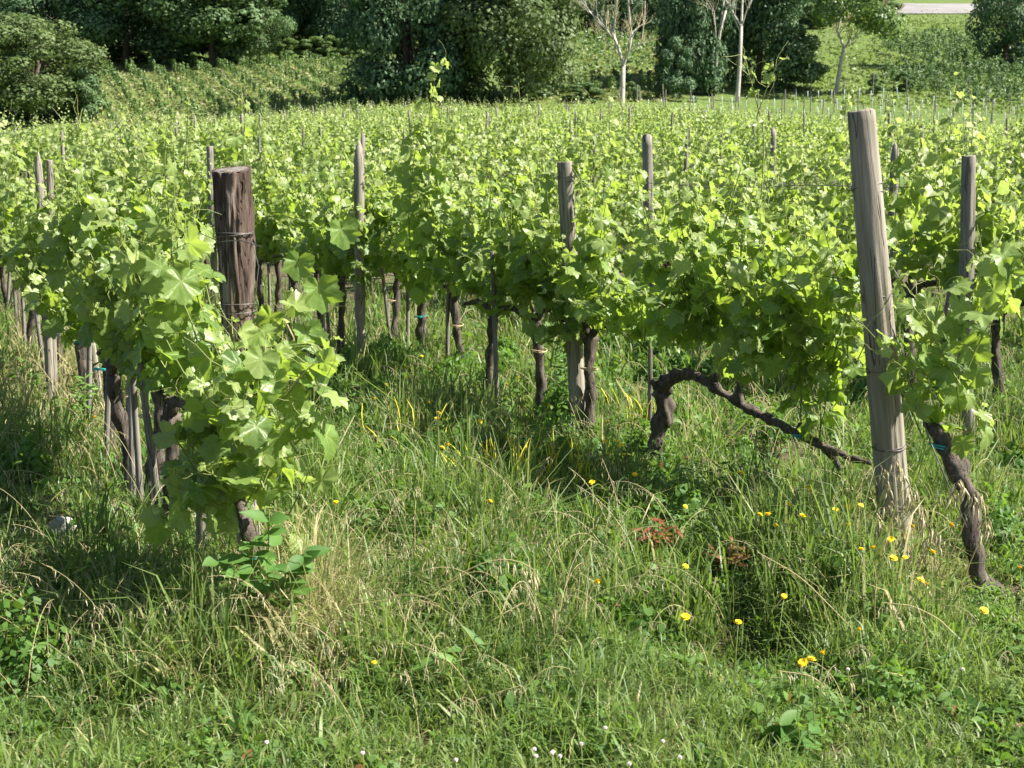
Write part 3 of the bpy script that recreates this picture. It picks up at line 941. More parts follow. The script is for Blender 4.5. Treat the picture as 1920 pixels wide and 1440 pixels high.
tp = MB()
rr_ = np.array([.001, .02, .035, .052, .060])
V = np.array([[r * math.cos(t), r * math.sin(t), h + .001 + 0.17 * r * (math.cos(t) * LY[0] + math.sin(t) * LY[1]) + .0015 * math.sin(t * 3 + r * 90) - .002 * (r > .055)] for r in rr_ for t in th])
i = np.arange(4)[:, None] * sides
tp.add(V, np.stack([i + j, i + k, i + sides + k, i + sides + j], -1).reshape(-1, 4))
tp.obj('sawn_top', M['sawn'], bp_)
loops(bp_, [h * .875 - .02, h * .70], .062, 8)
BP_B, BP_T, BP_H = B, T, h
# loose grey wire and tag hanging at this post
hw = MB()
hw.tube(np.array([at(470, 445, B[1] - .08), at(485, 500, B[1] - .1), at(478, 560, B[1] - .1), at(462, 640, B[1] - .1)]), .0015, 4)
tag(hw.obj('hanging_wire', M['wire']), 'loose loop of thin wire beside the bark of the end post', 'wire')
hw = MB()
hw.tube(np.array([at(466, 800, B[1] - .1), at(478, 840, B[1] - .12), at(490, 860, B[1] - .12), at(497, 950, B[1] - .12)]), .0015, 4)
w_ = hw.obj('hanging_wire', M['wire']); tag(w_, 'thin grey wire with a pale clip dangling low at the bark covered post', 'wire')
tg = MB(); hk = MB(); hk.tube(np.array([at(412, 885, B[1] - .1), at(440, 884, B[1] - .12), at(458, 872, B[1] - .12), at(474, 874, B[1] - .1)]), .003, 5); tag(hk.obj('dry_twig', M['tan_twig']), 'short bent dry twig tied low on the bark covered post', 'twig')
c = at(489, 855, B[1] - .13)
tg.tube(np.array([c + [0, 0, -.012], c + [0, 0, 0], c + [0.002, 0, .014]]), [.009, .012, .006], 8)
tg.obj('wire_clip', M['tubes'], w_)


def named_post(base_px, top_px, rad, mat, seed, kind, label, Y=None, loopf=(.88,)):
    if Y is None:
        B = ground(*base_px)
    else:
        B = at(base_px[0], base_px[1], Y); B[2] = float(H(B[0], B[1]))
    T = at(top_px[0], top_px[1], B[1])
    h = float(np.linalg.norm(T - B))
    o = post_mesh(h, rad * 1.1, rad, mat, seed, kind, 24, 40, .03, 4).obj('wooden_post', M[mat])
    tag(o, label, 'post', PG); lean_to(o, B, T)
    if loopf:
        loops(o, [h * f for f in loopf], rad * 1.02, seed)
    return o


named_post((1086, 815), (1059, 303), .044, 'wood', 13, 'round', 'round grey wooden post with flat top midway along the nearer right row', loopf=(.94, .62))
named_post((675, 690), (673, 266), .038, 'wood', 14, 'pointed', 'grey wooden post with bluntly pointed top at the bend of open grass', loopf=(.86, .32))
named_post((1222, 600), (1213, 262), .042, 'wood2', 15, 'slant', 'dark grey post with slanted cut top right of the flat topped post', Y=11.8, loopf=(.82,))
named_post((1815, 600), (1817, 292), .042, 'wood2', 16, 'round', 'short dark post half buried in vine leaves right of the tall grey post', Y=8.6, loopf=())
named_post((1668, 500), (1679, 268), .040, 'wood2', 17, 'pointed', 'slim curved stake with a sharp tip just right of the tall grey post', Y=12.9, loopf=())
named_post((397, 420), (394, 274), .036, 'wood2', 18, 'round', 'thin grey post standing just behind the bark covered post', Y=15.0, loopf=())
named_post((85, 560), (71, 288), .024, 'wood', 19, 'pointed', 'taller half of a split grey stake pair at the photo edge', Y=8.7, loopf=())
named_post((93, 560), (92, 300), .020, 'wood', 20, 'round', 'shorter half of a split grey stake pair at the photo edge', Y=8.75, loopf=())
named_post((1219, 780), (1219, 640), .013, 'wood2', 22, 'round', 'thin pale square stake behind the vine with bare arms', Y=7.6, loopf=())
named_post((112, 712), (80, 560), .014, 'wood2', 23, 'round', 'thin dark stake tied with teal beside a vine trunk', Y=9.9, loopf=(.5,))
named_post((188, 760), (172, 645), .022, 'wood', 24, 'round', 'short pale split stake between trunks of the bark post row', Y=8.9, loopf=())
named_post((243, 905), (240, 720), .015, 'wood2', 25, 'round', 'thin grey stake tied to the third trunk of the bark post row', Y=6.9, loopf=())
named_post((1010, 770), (1012, 660), .018, 'wood2', 26, 'round', 'thin dark stake left of the flat topped round post', Y=8.6, loopf=(.6,))
named_post((728, 640), (728, 560), .014, 'wood2', 27, 'round', 'thin stake behind the vine trunk right of the pointed post', Y=12.3, loopf=())
named_post((372, 1000), (378, 930), .02, 'wood2', 28, 'round', 'low grey stake hidden in leaves left of the bark covered post', Y=5.2, loopf=())
named_post((1822, 840), (1812, 690), .03, 'wood2', 29, 'round', 'old grey stake beside the dark trunk at the right photo edge', Y=7.3, loopf=())

STK = [post_mesh(1.0, .013, .012, 'wood2', 70 + q, ('round', 'slant')[q % 2], 8, 14, .08, 1).mesh('vine_stake', M['wood2']) for q in range(3)]
r_ = np.random.default_rng(72)
for nm, lst, sg in (('bark covered post', LEFT, 1), ('tall grey post', RIGHT, 2)):
    for i, (px, py) in enumerate(lst):
        if i < 2 and sg == 2:
            continue
        g = ground(px, py); off = r_.choice([-1, 1]) * r_.uniform(.07, .2)
        p = np.array([g[0] + U[0] * off - .03, g[1] + U[1] * off, 0]); p[2] = float(H(p[0], p[1])) - .03
        o = link('vine_stake', STK[i % 3]); o.location = p; o.scale = (1.2, 1.2, r_.uniform(.75, 1.1)); o.rotation_euler = (r_.normal(0, .05), r_.normal(0, .05), r_.uniform(0, 6))
        tag(o, 'thin grey stake beside the %s trunk of the row of the %s' % ((['first', *ORD] if sg == 1 else ORD)[i], nm), 'stake', 'thin stakes beside the vine trunks')

FARPOST = [post_mesh(1.0, .045, .04, 'wood2', 60, 'round', 10, 10, .04, 1).mesh('wooden_post', M['wood2']),
           post_mesh(1.0, .045, .04, 'wood2', 61, 'slant', 10, 10, .04, 1).mesh('wooden_post', M['wood2']),
           post_mesh(1.0, .042, .036, 'wood2', 62, 'pointed', 10, 10, .04, 1).mesh('wooden_post', M['wood2'])]
r_ = np.random.default_rng(51)
for k in range(1, 30):
    s = SFRONT + (14.5 if k == 1 else 13.5 if k == 2 else r_.uniform(0, 3.6))
    while s < 125:
        p = row_pt(k, s); s += r_.uniform(4.2, 5.6)
        if p[1] > FIELD_END - (14 if p[0] > 9 else 0) or p[1] < 12:
            continue
        x, y = proj(p + [0, 0, 1.5])
        if x < -20 or x > 1940:
            continue
        o = link('wooden_post', FARPOST[r_.integers(0, 3)])
        near = p[1] < 32
        tag(o, 'thin grey post top rising from the middle vine rows' if near else 'tiny grey post far off in the sea of vines', 'post', 'post tops in the middle rows' if near else 'post tops far off in the vines')
        w = r_.uniform(.6, .95)
        o.location = p; o.scale = (w, w, r_.uniform(1.52, 1.8)); o.rotation_euler = (r_.normal(0, .035), r_.normal(0, .035), r_.uniform(0, 6))

# trellis wires ---------------------------------------------------------
r_ = np.random.default_rng(52)
for k, nm in ((0, 'bark covered post'), (1, 'tall grey post')):
    for hgt, wn in ((.70, 'lowest'), (1.08, 'middle'), (1.47, 'top')):
        if k == 0:
            hgt -= .12
        P = []
        s0 = SFRONT
        for s in np.arange(s0, 34, .25):
            q = row_pt(k, s); q[2] += hgt - .012 * math.sin((s - s0) * math.pi / 2.9) ** 2
            P.append(q)
        mb = MB(); mb.tube(np.array(P), .0017, 4)
        w_ = mb.obj('trellis_wire', M['wire'])
        tag(w_, '%s thin wire strung along the row from the %s' % (wn, nm), 'wire', 'trellis wires')
        if k == 1 and wn != 'lowest':          # dead tendrils wound round the wire
            for c in ([.25, .75, .85, .35, .3, 1.6, 2.9, 3.6, 4.1] if wn == 'top' else [.9, 2.2, 3.4]):
                tb = MB(); q0 = row_pt(k, s0 + c + r_.normal(0, .05)); q0[2] += hgt
                for _ in range(16):
                    q = q0 + np.array([U[0], U[1], 0]) * r_.normal(0, .09); d = r_.normal(0, 1, 3); d /= np.linalg.norm(d); pp = [q]
                    for j in range(6):
                        d += r_.normal(0, .7, 3); d /= np.linalg.norm(d); pp.append(pp[-1] + d * .009 - (pp[-1] - q) * .12)
                    tb.tube(np.array(pp), .0013, 3, cap=False)
                tb.obj('dry_tendrils', M['wire'], w_)


# ------------------------------------------------------------------ trees
def tree_parts(seed, h, w, clear=.12, nl=8000, leaf=.30, lobes=34, flat=1.0, gap=.0):
    """crown as leaf faces scattered through many uneven lobes; trunk with limbs"""
    r_ = np.random.default_rng(seed)
    tr = MB()
    P = [(0, 0, -.3), (r_.normal(0, .02) * h, r_.normal(0, .02) * h, h * .25), (r_.normal(0, .03) * h, r_.normal(0, .03) * h, h * .55), (0, 0, h * .85)]
    tr.tube(np.array(P), [h * .028, h * .02, h * .013, h * .004], 8)
    cz = h * (clear + (1 - clear) * .5); rz_ = h * (1 - clear) * .5
    cen, rad = [], []
    for i in range(lobes):
        zz = r_.uniform(-.82, .86); a = r_.uniform(0, 2 * math.pi)
        q = math.sqrt(r_.uniform(.12, .78))
        # full near the ground, narrower towards the top
        ww = (w / 2) * (1.0 - .62 * max(0, zz) ** 2 - .22 * max(0, -zz) ** 2)
        cen.append((math.cos(a) * q * ww, math.sin(a) * q * ww * flat, cz + zz * rz_)); rad.append(r_.uniform(.07, .22) * w)
    cen = np.array(cen); rad = np.array(rad)
    for c in cen[::2]:
        s_ = np.array([0, 0, h * r_.uniform(.2, .5)]); m_ = (s_ + c) / 2 + [0, 0, .04 * h]
        tr.tube(np.array([s_, m_, c]), [h * .009, h * .006, h * .002], 5)
    k = r_.choice(lobes, nl, p=rad ** 2 / np.sum(rad ** 2))
    v = r_.normal(0, 1, (nl, 3)); v /= np.linalg.norm(v, axis=1)[:, None]
    rr = rad[k] * (r_.uniform(.45, 1.0, nl) ** .5) * (1 + .22 * vnoise(v[:, 0] * 4 + k, v[:, 1] * 4 + v[:, 2] * 3, 1.5, 2))
    pos = cen[k] + v * rr[:, None] * np.array([1, 1, .85])
    nrm = norm(v + r_.normal(0, .42, (nl, 3)) + [0, 0, .25])
    t = norm(np.cross(nrm, r_.normal(0, 1, (nl, 3)))); b = np.cross(nrm, t)
    s = leaf * r_.uniform(.55, 1.25, nl)[:, None]
    # each spray: a bent four-sided leaf
    q0 = pos - t * s * .5; q1 = pos + b * s * .33 - nrm * s * .12; q2 = pos + t * s * .55; q3 = pos - b * s * .33 - nrm * s * .12
    V = np.stack([q0, q1, q2, q3], 1).reshape(-1, 3)
    i4 = np.arange(nl) * 4
    Q = np.vstack([np.stack([i4, i4 + 1, i4 + 2], -1), np.stack([i4, i4 + 2, i4 + 3], -1)])
    lt = r_.uniform(.25, .75, lobes)
    col = np.zeros((nl, 4, 4)); col[..., 0] = np.clip(lt[k] + r_.normal(0, .2, nl), 0, 1)[:, None]; col[..., 1] = np.clip(r_.normal(.02, .12, nl), 0, .6)[:, None]
    cr = MB(); cr.add(V, Q, col.reshape(-1, 4))
    return cr, tr


TREE_CACHE = {}
SHAPES = {   # seed, clear, leaves, leaf size, lobes  (unit height 10 m, width 9 m)
    'round': (700, -.04, 24000, .30, 54), 'tall': (701, -.05, 24000, .30, 62), 'loose': (702, .06, 17000, .28, 36), 'bush': (703, -.12, 8000, .5, 20),
    'round2': (704, -.04, 24000, .30, 56), 'tall2': (705, -.05, 24000, .30, 64)}


def tree(px, py, hpx, wpx, shape, mat, label, name='tree', cat='tree', group=None, Y=None, rz=None):
    g = ground(px, py) if Y is None else at(px, py, Y)
    g[2] = float(H(g[0], g[1]))
    if shape not in TREE_CACHE:
        sd, cl, nl, lf, lb = SHAPES[shape]
        c_, t_ = tree_parts(sd, 10, 9, cl, nl, lf, lb)
        TREE_CACHE[shape] = (c_.mesh('crown', M['tree_mid']), t_.mesh('trunk', M['treetrunk']))
    cm, tm = TREE_CACHE[shape]
    hm = hpx / F * g[1]; wm = wpx / F * g[1]
    root = thing(name, g, label, cat, group, rng.uniform(0, 6.28) if rz is None else rz)
    root.scale = (wm / 9.0, wm / 9.0, hm / 10.0)
    c = link('crown', cm, root); c.material_slots[0].link = 'OBJECT'; c.material_slots[0].material = M[mat]
    if shape != 'bush':
        link('trunk', tm, root)
    return root


TG = 'trees on the slope behind the vineyard'
tree(62, 228, 182, 250, 'round2', 'tree_olive', 'rounded olive green tree at the edge of the vines, lowest on the slope', group=TG)
tree(152, 226, 95, 95, 'bush', 'tree_mid', 'dark green bush at the foot of the rounded olive green tree', 'bush', 'bush')
tree(5, 232, 120, 110, 'bush', 'tree_mid', 'dense dark bush under the outer side of the olive green tree', 'bush', 'bush')
tree(110, 118, 215, 250, 'round', 'tree_dark', 'dark green tree directly above the rounded olive green tree', group=TG)
tree(235, 122, 200, 230, 'round2', 'tree_dark', 'shaded dark tree between the olive tree and the broad bright crown', group=TG)
tree(400, 122, 235, 275, 'round', 'tree_mid', 'broad full crowned green tree at the top of the striped slope', group=TG)
tree(485, 118, 150, 130, 'loose', 'tree_mid', 'smaller green tree on the outer flank of the broad full crown', group=TG)
tree(765, 190, 340, 235, 'tall', 'tree_dark', 'tall dark tree in the middle, left one of the touching pair', group=TG)
tree(955, 186, 330, 265, 'tall2', 'tree_olive', 'tall dark tree of the touching pair with yellowish sunlit patches', group=TG)
tree(860, 184, 270, 150, 'round', 'tree_dark', 'deep shaded tree squeezed between the touching middle pair', group=TG)
tree(650, 196, 42, 46, 'bush', 'tree_dark', 'small lone dark bush beside the slope of striped vine rows', 'bush', 'bush')
tree(1298, 168, 320, 140, 'tall', 'tree_dark', 'dark tree just right of the bare pale tree', group=TG)
tree(1420, 160, 300, 200, 'tall2', 'tree_dark', 'dark tree behind the slender white trunk pair', group=TG)
tree(1480, 165, 110, 130, 'bush', 'tree_mid', 'spreading green bush between the white trunks and leaning tree', 'bush', 'bush')
tree(1272, 188, 110, 80, 'bush', 'tree_dark', 'low dark bush at the foot of the tree right of the bare tree', 'bush', 'bush')
tree(1100, 72, 130, 140, 'round2', 'tree_dark', 'dark tree high on the slope behind the bare pale tree', group=TG)
tree(1200, 70, 130, 150, 'round', 'tree_dark', 'dark tree high behind the right limbs of the bare pale tree', group=TG)
tree(1880, 132, 270, 150, 'loose', 'tree_dark', 'dark leafy tree at the right photo edge with forked grey trunk', group=TG)
tree(1885, 134, 60, 90, 'bush', 'tree_dark', 'dark undergrowth round the forked trunk at the right photo edge', 'bush', 'bush')
for px, py, wp in [(545, 110, 60), (585, 108, 70), (625, 106, 60), (665, 108, 60)]:
    tree(px, py, 36, wp, 'bush', 'tree_light', 'low bright green bush beneath the dark upper trees', 'bush', 'bush', 'low bright bushes beneath the upper trees')
for i, px in enumerate(range(60, 440, 55)):
    tree(px + (i * 37) % 23, 112 + (i * 7) % 9, 42, 95, 'bush', 'tree_dark', 'dark undergrowth bush along the foot of the slope trees', 'bush', 'bush', 'undergrowth along the foot of the slope trees')
for i, px in enumerate(range(-30, 800, 66)):
    tree(px + (i * 29) % 31, 88 - (i * 5) % 12, 120 + (i * 13) % 40, 150, ('round', 'tall2', 'round2', 'tall')[i % 4], 'tree_dark', 'dark shadowy tree of the wood filling the top of the slope', group='dark trees of the wood at the top of the slope')
for i, (px, py, hp, wp, sh) in enumerate([(590, 92, 170, 130, 'round2'), (660, 90, 190, 140, 'tall'), (30, 80, 170, 150, 'tall2'), (300, 70, 150, 150, 'round2'), (180, 60, 140, 150, 'round'), (530, 60, 130, 140, 'tall'), (720, 60, 140, 140, 'round'),
                                           (860, 60, 150, 150, 'tall2'), (1020, 50, 120, 120, 'round'), (1290, 55, 130, 140, 'round2'), (1370, 60, 140, 130, 'tall'), (1460, 50, 120, 130, 'round'), (1540, 42, 110, 110, 'round2'), (1610, 22, 90, 100, 'tall'), (440, 50, 130, 150, 'round'), (95, 40, 120, 150, 'round2'), (1150, 30, 110, 140, 'tall2'), (780, 30, 110, 150, 'round'), (620, 30, 120, 160, 'round2'), (1240, 25, 100, 140, 'round'), (-40, 60, 170, 160, 'round')]):
    tree(px, py, hp, wp, sh, 'tree_dark', 'dark shadowy tree of the wood filling the top of the slope', group='dark trees of the wood at the top of the slope')
for i, (px, py, hp, wp) in enumerate([(1500, 55, 45, 90), (1590, 40, 40, 80), (1660, 30, 35, 90)]):
    tree(px, py, hp, wp, 'bush', 'tree_mid', 'soft green bush at the upper rim of the grassy slope', 'bush', 'bush', 'bushes along the upper rim')
for px, py, wp in [(1090, 192, 120), (1010, 186, 90), (1180, 190, 60), (1320, 178, 80), (1640, 176, 60), (1690, 170, 60)]:
    tree(px, py, 34, wp * .7, 'bush', 'tree_mid', 'low dark shrub at the upper margin of the vineyard', 'bush', 'bush', 'low shrubs along the vineyard margin')


def branching(mb, P0, d, L, r, depth, r_, up=.25, spread=.55, mat=0, twig=None):
    n = 6; P = [np.array(P0, float)]; d = np.array(d, float) / np.linalg.norm(d)
    for i in range(n):
        d = d + r_.normal(0, .07, 3) + [0, 0, up * .12]; d /= np.linalg.norm(d); P.append(P[-1] + d * L / n)
    P = np.array(P)
    mb.tube(P, np.linspace(r, r * .55, n + 1), 7 if depth > 2 else 4, mat=mat if depth > 1 else (twig if twig is not None else mat))
    if depth == 0:
        return
    for i in range(3 if depth > 1 else 4):
        f = r_.uniform(.45, 1.0) if i else 1.0
        q = P[int(f * n)]
        nd = d + r_.normal(0, spread, 3); nd[2] = max(nd[2], -.1) + up
        branching(mb, q, nd, L * r_.uniform(.55, .8), r * .52, depth - 1, r_, up, spread, mat, twig)


def bare_tree(px, py, seed, trunk_pts, r0, limbs, label, crown=None, Y=None):
    r_ = np.random.default_rng(seed)
    g = ground(px, py)
    root = thing('bare_tree' if crown is None else 'tree', g, label, 'tree')
    mb = MB()
    P = np.array([at(a, b, g[1]) for a, b in trunk_pts]) - g
    P[0][2] -= .3
    mb.tube(P, np.linspace(r0, r0 * .62, len(P)), 10)
    for (ax, ay, bx, by, r) in limbs:
        a = at(ax, ay, g[1]) - g; b = at(bx, by, g[1]) - g + [0, r_.normal(0, .6), 0]
        d = b - a; L = np.linalg.norm(d)
        m_ = (a + b) / 2 + r_.normal(0, .03 * L, 3)
        mb.tube(np.array([a, m_, b]), [r, r * .8, r * .6], 7)
        for i in range(5):
            q = a + (b - a) * r_.uniform(.45, 1)
            nd = d / L + r_.normal(0, .45, 3); nd[2] += .3
            branching(mb, q, nd, L * r_.uniform(.4, .65), r * .42, 2, r_, .3, .45, 0, 1)
    mb.obj('trunk', [M['birch'], M['tan_twig']], root)
    if crown:
        cr, _ = tree_parts(seed + 1, 1, 1, 0, crown[5], crown[6], 22)
        o = cr.obj('crown', M[crown[4]], root)
        c = at(crown[0], crown[1], g[1]) - g
        o.location = c - [0, 0, crown[3] / F * g[1] / 2]
        o.scale = (crown[2] / F * g[1], crown[2] / F * g[1], crown[3] / F * g[1])
    return root


bare_tree(1165, 203, 800, [(1165, 203), (1167, 160), (1169, 122)], .24,
          [(1169, 122, 1150, 60, .13), (1150, 60, 1160, -60, .09), (1151, 70, 1090, 5, .06), (1155, 80, 1115, 30, .05), (1169, 122, 1185, 60, .11), (1183, 70, 1186, -60, .09), (1180, 95, 1205, 80, .05), (1203, 82, 1210, -30, .045), (1158, 100, 1130, 70, .04), (1186, 20, 1230, -30, .05)],
          'bare pale barked tree forking into leafless yellowish limbs')
bare_tree(1386, 191, 810, [(1382, 191), (1387, 120), (1390, 50)], .19,
          [(1390, 50, 1365, 5, .08), (1390, 50, 1392, -60, .10), (1392, 45, 1412, -10, .06), (1388, 60, 1350, -20, .05)],
          'slender white trunk with bare upper limbs against dark foliage')
bare_tree(1339, 180, 820, [(1339, 180), (1343, 110), (1350, 60), (1361, 20)], .14,
          [(1350, 60, 1362, -20, .07), (1345, 90, 1338, 20, .05)],
          'thin greyish trunk just left of the slender white trunk')
bare_tree(1567, 176, 830, [(1567, 176), (1576, 120), (1582, 90)], .20,
          [(1582, 90, 1572, 55, .11), (1572, 55, 1580, -30, .09), (1582, 90, 1600, 75, .10), (1600, 75, 1640, 30, .06)],
          'leaning pale trunked tree with a tuft of bright leaves', crown=(1605, 10, 150, 165, 'tree_light', 4200, .055))
bare_tree(1895, 130, 840, [(1890, 130), (1893, 95), (1890, 80)], .2,
          [(1890, 85, 1886, 10, .12), (1892, 95, 1915, 20, .12)],
          'forked grey trunk inside the dark tree at the right photo edge')

# ------------------------------------------------------------------ hillside vines, meadow tufts, road
def inpoly(x, y, poly):
    c = np.zeros(np.shape(x), bool); n = len(poly)
    for i in range(n):
        (x1, y1), (x2, y2) = poly[i], poly[(i + 1) % n]
        cond = ((y1 > y) != (y2 > y)) & (x < (x2 - x1) * (y - y1) / (y2 - y1 + 1e-9) + x1)
        c ^= cond
    return c


def bush_leaves(mb, r_, P, h, w, n, leaf):
    """n bent leaf faces for each bush standing at a point of P"""
    m = len(P); k = np.repeat(np.arange(m), n); t_ = m * n
    v = r_.normal(0, 1, (t_, 3)); v /= np.linalg.norm(v, axis=1)[:, None]
    hh = h * r_.uniform(.7, 1.25, m)[k]
    pos = P[k] + np.stack([v[:, 0] * w * r_.uniform(.3, 1, t_), v[:, 1] * w * r_.uniform(.3, 1, t_), hh * (.22 + .78 * r_.random(t_) ** .8)], -1)
    nrm = norm(v + [0, 0, .5] + r_.normal(0, .4, (t_, 3))); t = norm(np.cross(nrm, r_.normal(0, 1, (t_, 3)))); b = np.cross(nrm, t)
    s = leaf * r_.uniform(.5, 1.2, t_)[:, None]
    V = np.stack([pos - t * s * .5, pos + b * s * .35 - nrm * s * .1, pos + t * s * .5, pos - b * s * .35 - nrm * s * .1], 1).reshape(-1, 3)
    i4 = np.arange(t_) * 4
    col = np.zeros((t_, 4, 4)); col[..., 0] = np.clip(r_.uniform(.2, .8, m)[k] + r_.normal(0, .2, t_), 0, 1)[:, None]; col[..., 1] = np.clip(r_.normal(.05, .15, t_), 0, .6)[:, None]
    mb.add(V, np.vstack([np.stack([i4, i4 + 1, i4 + 2], -1), np.stack([i4, i4 + 2, i4 + 3], -1)]), col.reshape(-1, 4))


def plot(poly, u, gap, step, h, w, n, leaf, mat, name, label, seed, miss=.1):
    r_ = np.random.default_rng(seed)
    u = np.array(u) / np.linalg.norm(u); nv = np.array([u[1], -u[0]])
    S, T = np.meshgrid(np.arange(-260, 330, step), np.arange(-200, 260, gap))
    S = S + r_.normal(0, step * .2, S.shape)
    X = S * u[0] + T * nv[0] + r_.normal(0, .12, S.shape); Y = S * u[1] + T * nv[1] + r_.normal(0, .12, S.shape)
    ok = (Y > 70) & (Y < 300) & (np.abs(X) < .45 * Y); X = X[ok]; Y = Y[ok]
    P = np.stack([X, Y, H(X, Y)], -1)
    px, py = proj(P)
    keep = inpoly(px, py, poly) & (r_.random(len(X)) > miss)
    mb = MB(); bush_leaves(mb, r_, P[keep], h, w, n, leaf)
    tag(mb.obj(name, M[mat]), label, 'grapevines', kind='stuff')
    print(name, int(keep.sum()))
    return mb


LEFTPLOT = [(165, 136), (690, 112), (700, 215), (420, 240), (150, 245)]
plot(LEFTPLOT, (-9.5, 25), 2.0, .4, 1.0, .13, 40, .19, 'tree_light', 'striped_vine_plot', 'striped rows of young vines on the dry grass slope', 91)
plot([(1000, 190), (1030, 75), (1270, 70), (1275, 188), (1200, 196)], (-.3, 1), 2.2, .9, 1.2, .3, 26, .28, 'tree_light', 'scruffy_vine_plot', 'scruffy pale vine rows on the slope behind the bare tree', 92, .2)
plot([(1660, 166), (1650, 140), (1925, 128), (1925, 205), (1830, 196)], (-.55, .8), 2.1, .5, 1.4, .34, 56, .22, 'tree_mid', 'lower_vine_plot', 'dense green vine rows above the pale plant guards', 93)
plot([(1620, 98), (1690, 78), (1860, 76), (1870, 128), (1780, 130)], (-.12, 1), 2.4, .5, 1.4, .34, 56, .22, 'tree_mid', 'upper_vine_plot', 'dense green vine rows high on the grassy slope', 94)


def scatter_tufts(polys, n, seed, name, label, lw=.03, hh=(.08, .24), dry=.35):
    """tufts of grass standing on the slope"""
    r_ = np.random.default_rng(seed)
    Y = r_.uniform(92, 300, n * 6) ; X = r_.uniform(-.42, .42, n * 6) * Y
    w = (100 / Y) ** 2; keep = r_.random(n * 6) < w
    X, Y = X[keep], Y[keep]; Z = H(X, Y); px, py = proj(np.stack([X, Y, Z], -1))
    ok = np.zeros(len(X), bool); dr = np.zeros(len(X))
    for poly, d in polys:
        i_ = inpoly(px, py, poly); ok |= i_; dr[i_] = d
    X, Y, Z, dr = X[ok][:n], Y[ok][:n], Z[ok][:n], dr[ok][:n]; m = len(X)
    a = r_.uniform(0, 6.28, m); h = r_.uniform(*hh, m); w_ = r_.uniform(.05, .14, m)
    lx, ly = np.cos(a), np.sin(a)
    q0 = np.stack([X - lx * w_, Y - ly * w_, Z - .02], -1); q1 = np.stack([X + lx * w_, Y + ly * w_, Z - .02], -1)
    q2 = np.stack([X + lx * w_ * .7 + r_.normal(0, .1, m), Y + ly * w_ * .7 + r_.normal(0, .1, m), Z + h], -1); q3 = np.stack([X - lx * w_ * .9 + r_.normal(0, .1, m), Y - ly * w_ * .9, Z + h * .8], -1)
    V = np.stack([q0, q1, q2, q3], 1).reshape(-1, 3); i4 = np.arange(m) * 4
    col = np.zeros((m, 4, 4)); col[..., 0] = r_.random(m)[:, None]; col[..., 1] = np.clip(dr * r_.uniform(.6, 1.1, m), 0, 1)[:, None]
    mb = MB(); mb.add(V, np.vstack([np.stack([i4, i4 + 1, i4 + 2], -1), np.stack([i4, i4 + 2, i4 + 3], -1)]), col.reshape(-1, 4))
    tag(mb.obj(name, M['grass']), label, 'grass', kind='stuff')


scatter_tufts([(LEFTPLOT, .62), ([(1000, 195), (1030, 75), (1280, 65), (1280, 192)], .6), ([(1480, 190), (1490, 20), (1925, 20), (1925, 215)], .22), ([(160, 130), (160, 105), (700, 95), (700, 115)], .1), ([(600, 90), (760, 60), (760, 220), (660, 220)], .3)], 34000, 95, 'slope_grass', 'rough grass covering the slope behind the vineyard')

# pale road at the top
P = []
for px in np.arange(1640, 2010, 20):
    a = ground(px, 27); b = ground(px, 8)
    P.append((a, b))
A = np.array([p[0] for p in P]); Bq = np.array([p[1] for p in P])
n_ = len(A); rows = 6
V = np.stack([A + (Bq - A) * f for f in np.linspace(0, 1, rows)], 0)
V[..., 2] = H(V[..., 0], V[..., 1]) + .12
mb = MB(); i = np.arange(rows - 1)[:, None] * n_; j = np.arange(n_ - 1)[None]
mb.add(V.reshape(-1, 3), np.stack([i + j, i + j + 1, i + n_ + j + 1, i + n_ + j], -1).reshape(-1, 4))
tag(mb.obj('road', M['road']), kind='structure')

# young plot: stakes and plant guards
r_ = np.random.default_rng(61)
gm = MB(); gm.tube([(0, 0, -.05), (0, 0, .35), (.01, 0, .68)], [.035, .035, .034], 8); gm_ = gm.mesh('plant_guard', M['tubes'])
sm_ = post_mesh(1.0, .045, .04, 'wood2', 63, 'round', 8, 6, .03, 0).mesh('thin_stake', M['wood2'])
for row, (Yr, x0) in enumerate([(100, 1260), (103.5, 1200), (107, 1290), (111, 1480)]):
    px = x0 + r_.uniform(0, 20)
    while px < 1930:
        q = at(px, 200, Yr + r_.normal(0, .3) + (px - 1200) * .002); q[2] = float(H(q[0], q[1]))
        if r_.random() < .85:
            o = link('plant_guard', gm_); tag(o, 'pale tube guard round a young vine in the new plot', 'plant guard', 'pale plant guards in the new plot')
            o.location = q; s_ = r_.uniform(.85, 1.25); o.scale = (1, 1, s_); o.rotation_euler = (r_.normal(0, .06), r_.normal(0, .06), 0)
        px += r_.uniform(18, 30)
for row, (Yr, x0, st) in enumerate([(106, 1195, 46), (101.5, 1160, 42), (113, 1450, 60)]):
    px = x0
    while px < 1930:
        q = at(px, 200, Yr + r_.normal(0, .2)); q[2] = float(H(q[0], q[1]))
        o = link('thin_stake', sm_); tag(o, 'thin brown stake standing in the new plot below the trees', 'stake', 'thin stakes in the new plot')
        o.location = q; o.scale = (1, 1, r_.uniform(1.2, 1.75)); o.rotation_euler = (r_.normal(0, .03), r_.normal(0, .03), 0)
        px += st * r_.uniform(.85, 1.15)

# ------------------------------------------------------------------ grass
def near_row(x, y):
    n = x * NV[0] + y * NV[1]
    k = np.round((n - ROW0) / ROWGAP)
    return np.abs(n - ROW0 - ROWGAP * np.clip(k, 0, 40))


BARE = [(1050, 1000, 90, 25), (440, 1215, 60, 30), (1120, 1195, 25, 25), (1000, 1120, 40, 14), (1400, 850, 130, 34), (1330, 800, 90, 18), (20, 1025, 70, 22), (10, 1110, 60, 26), (5, 945, 50, 14), (110, 1000, 60, 15)]


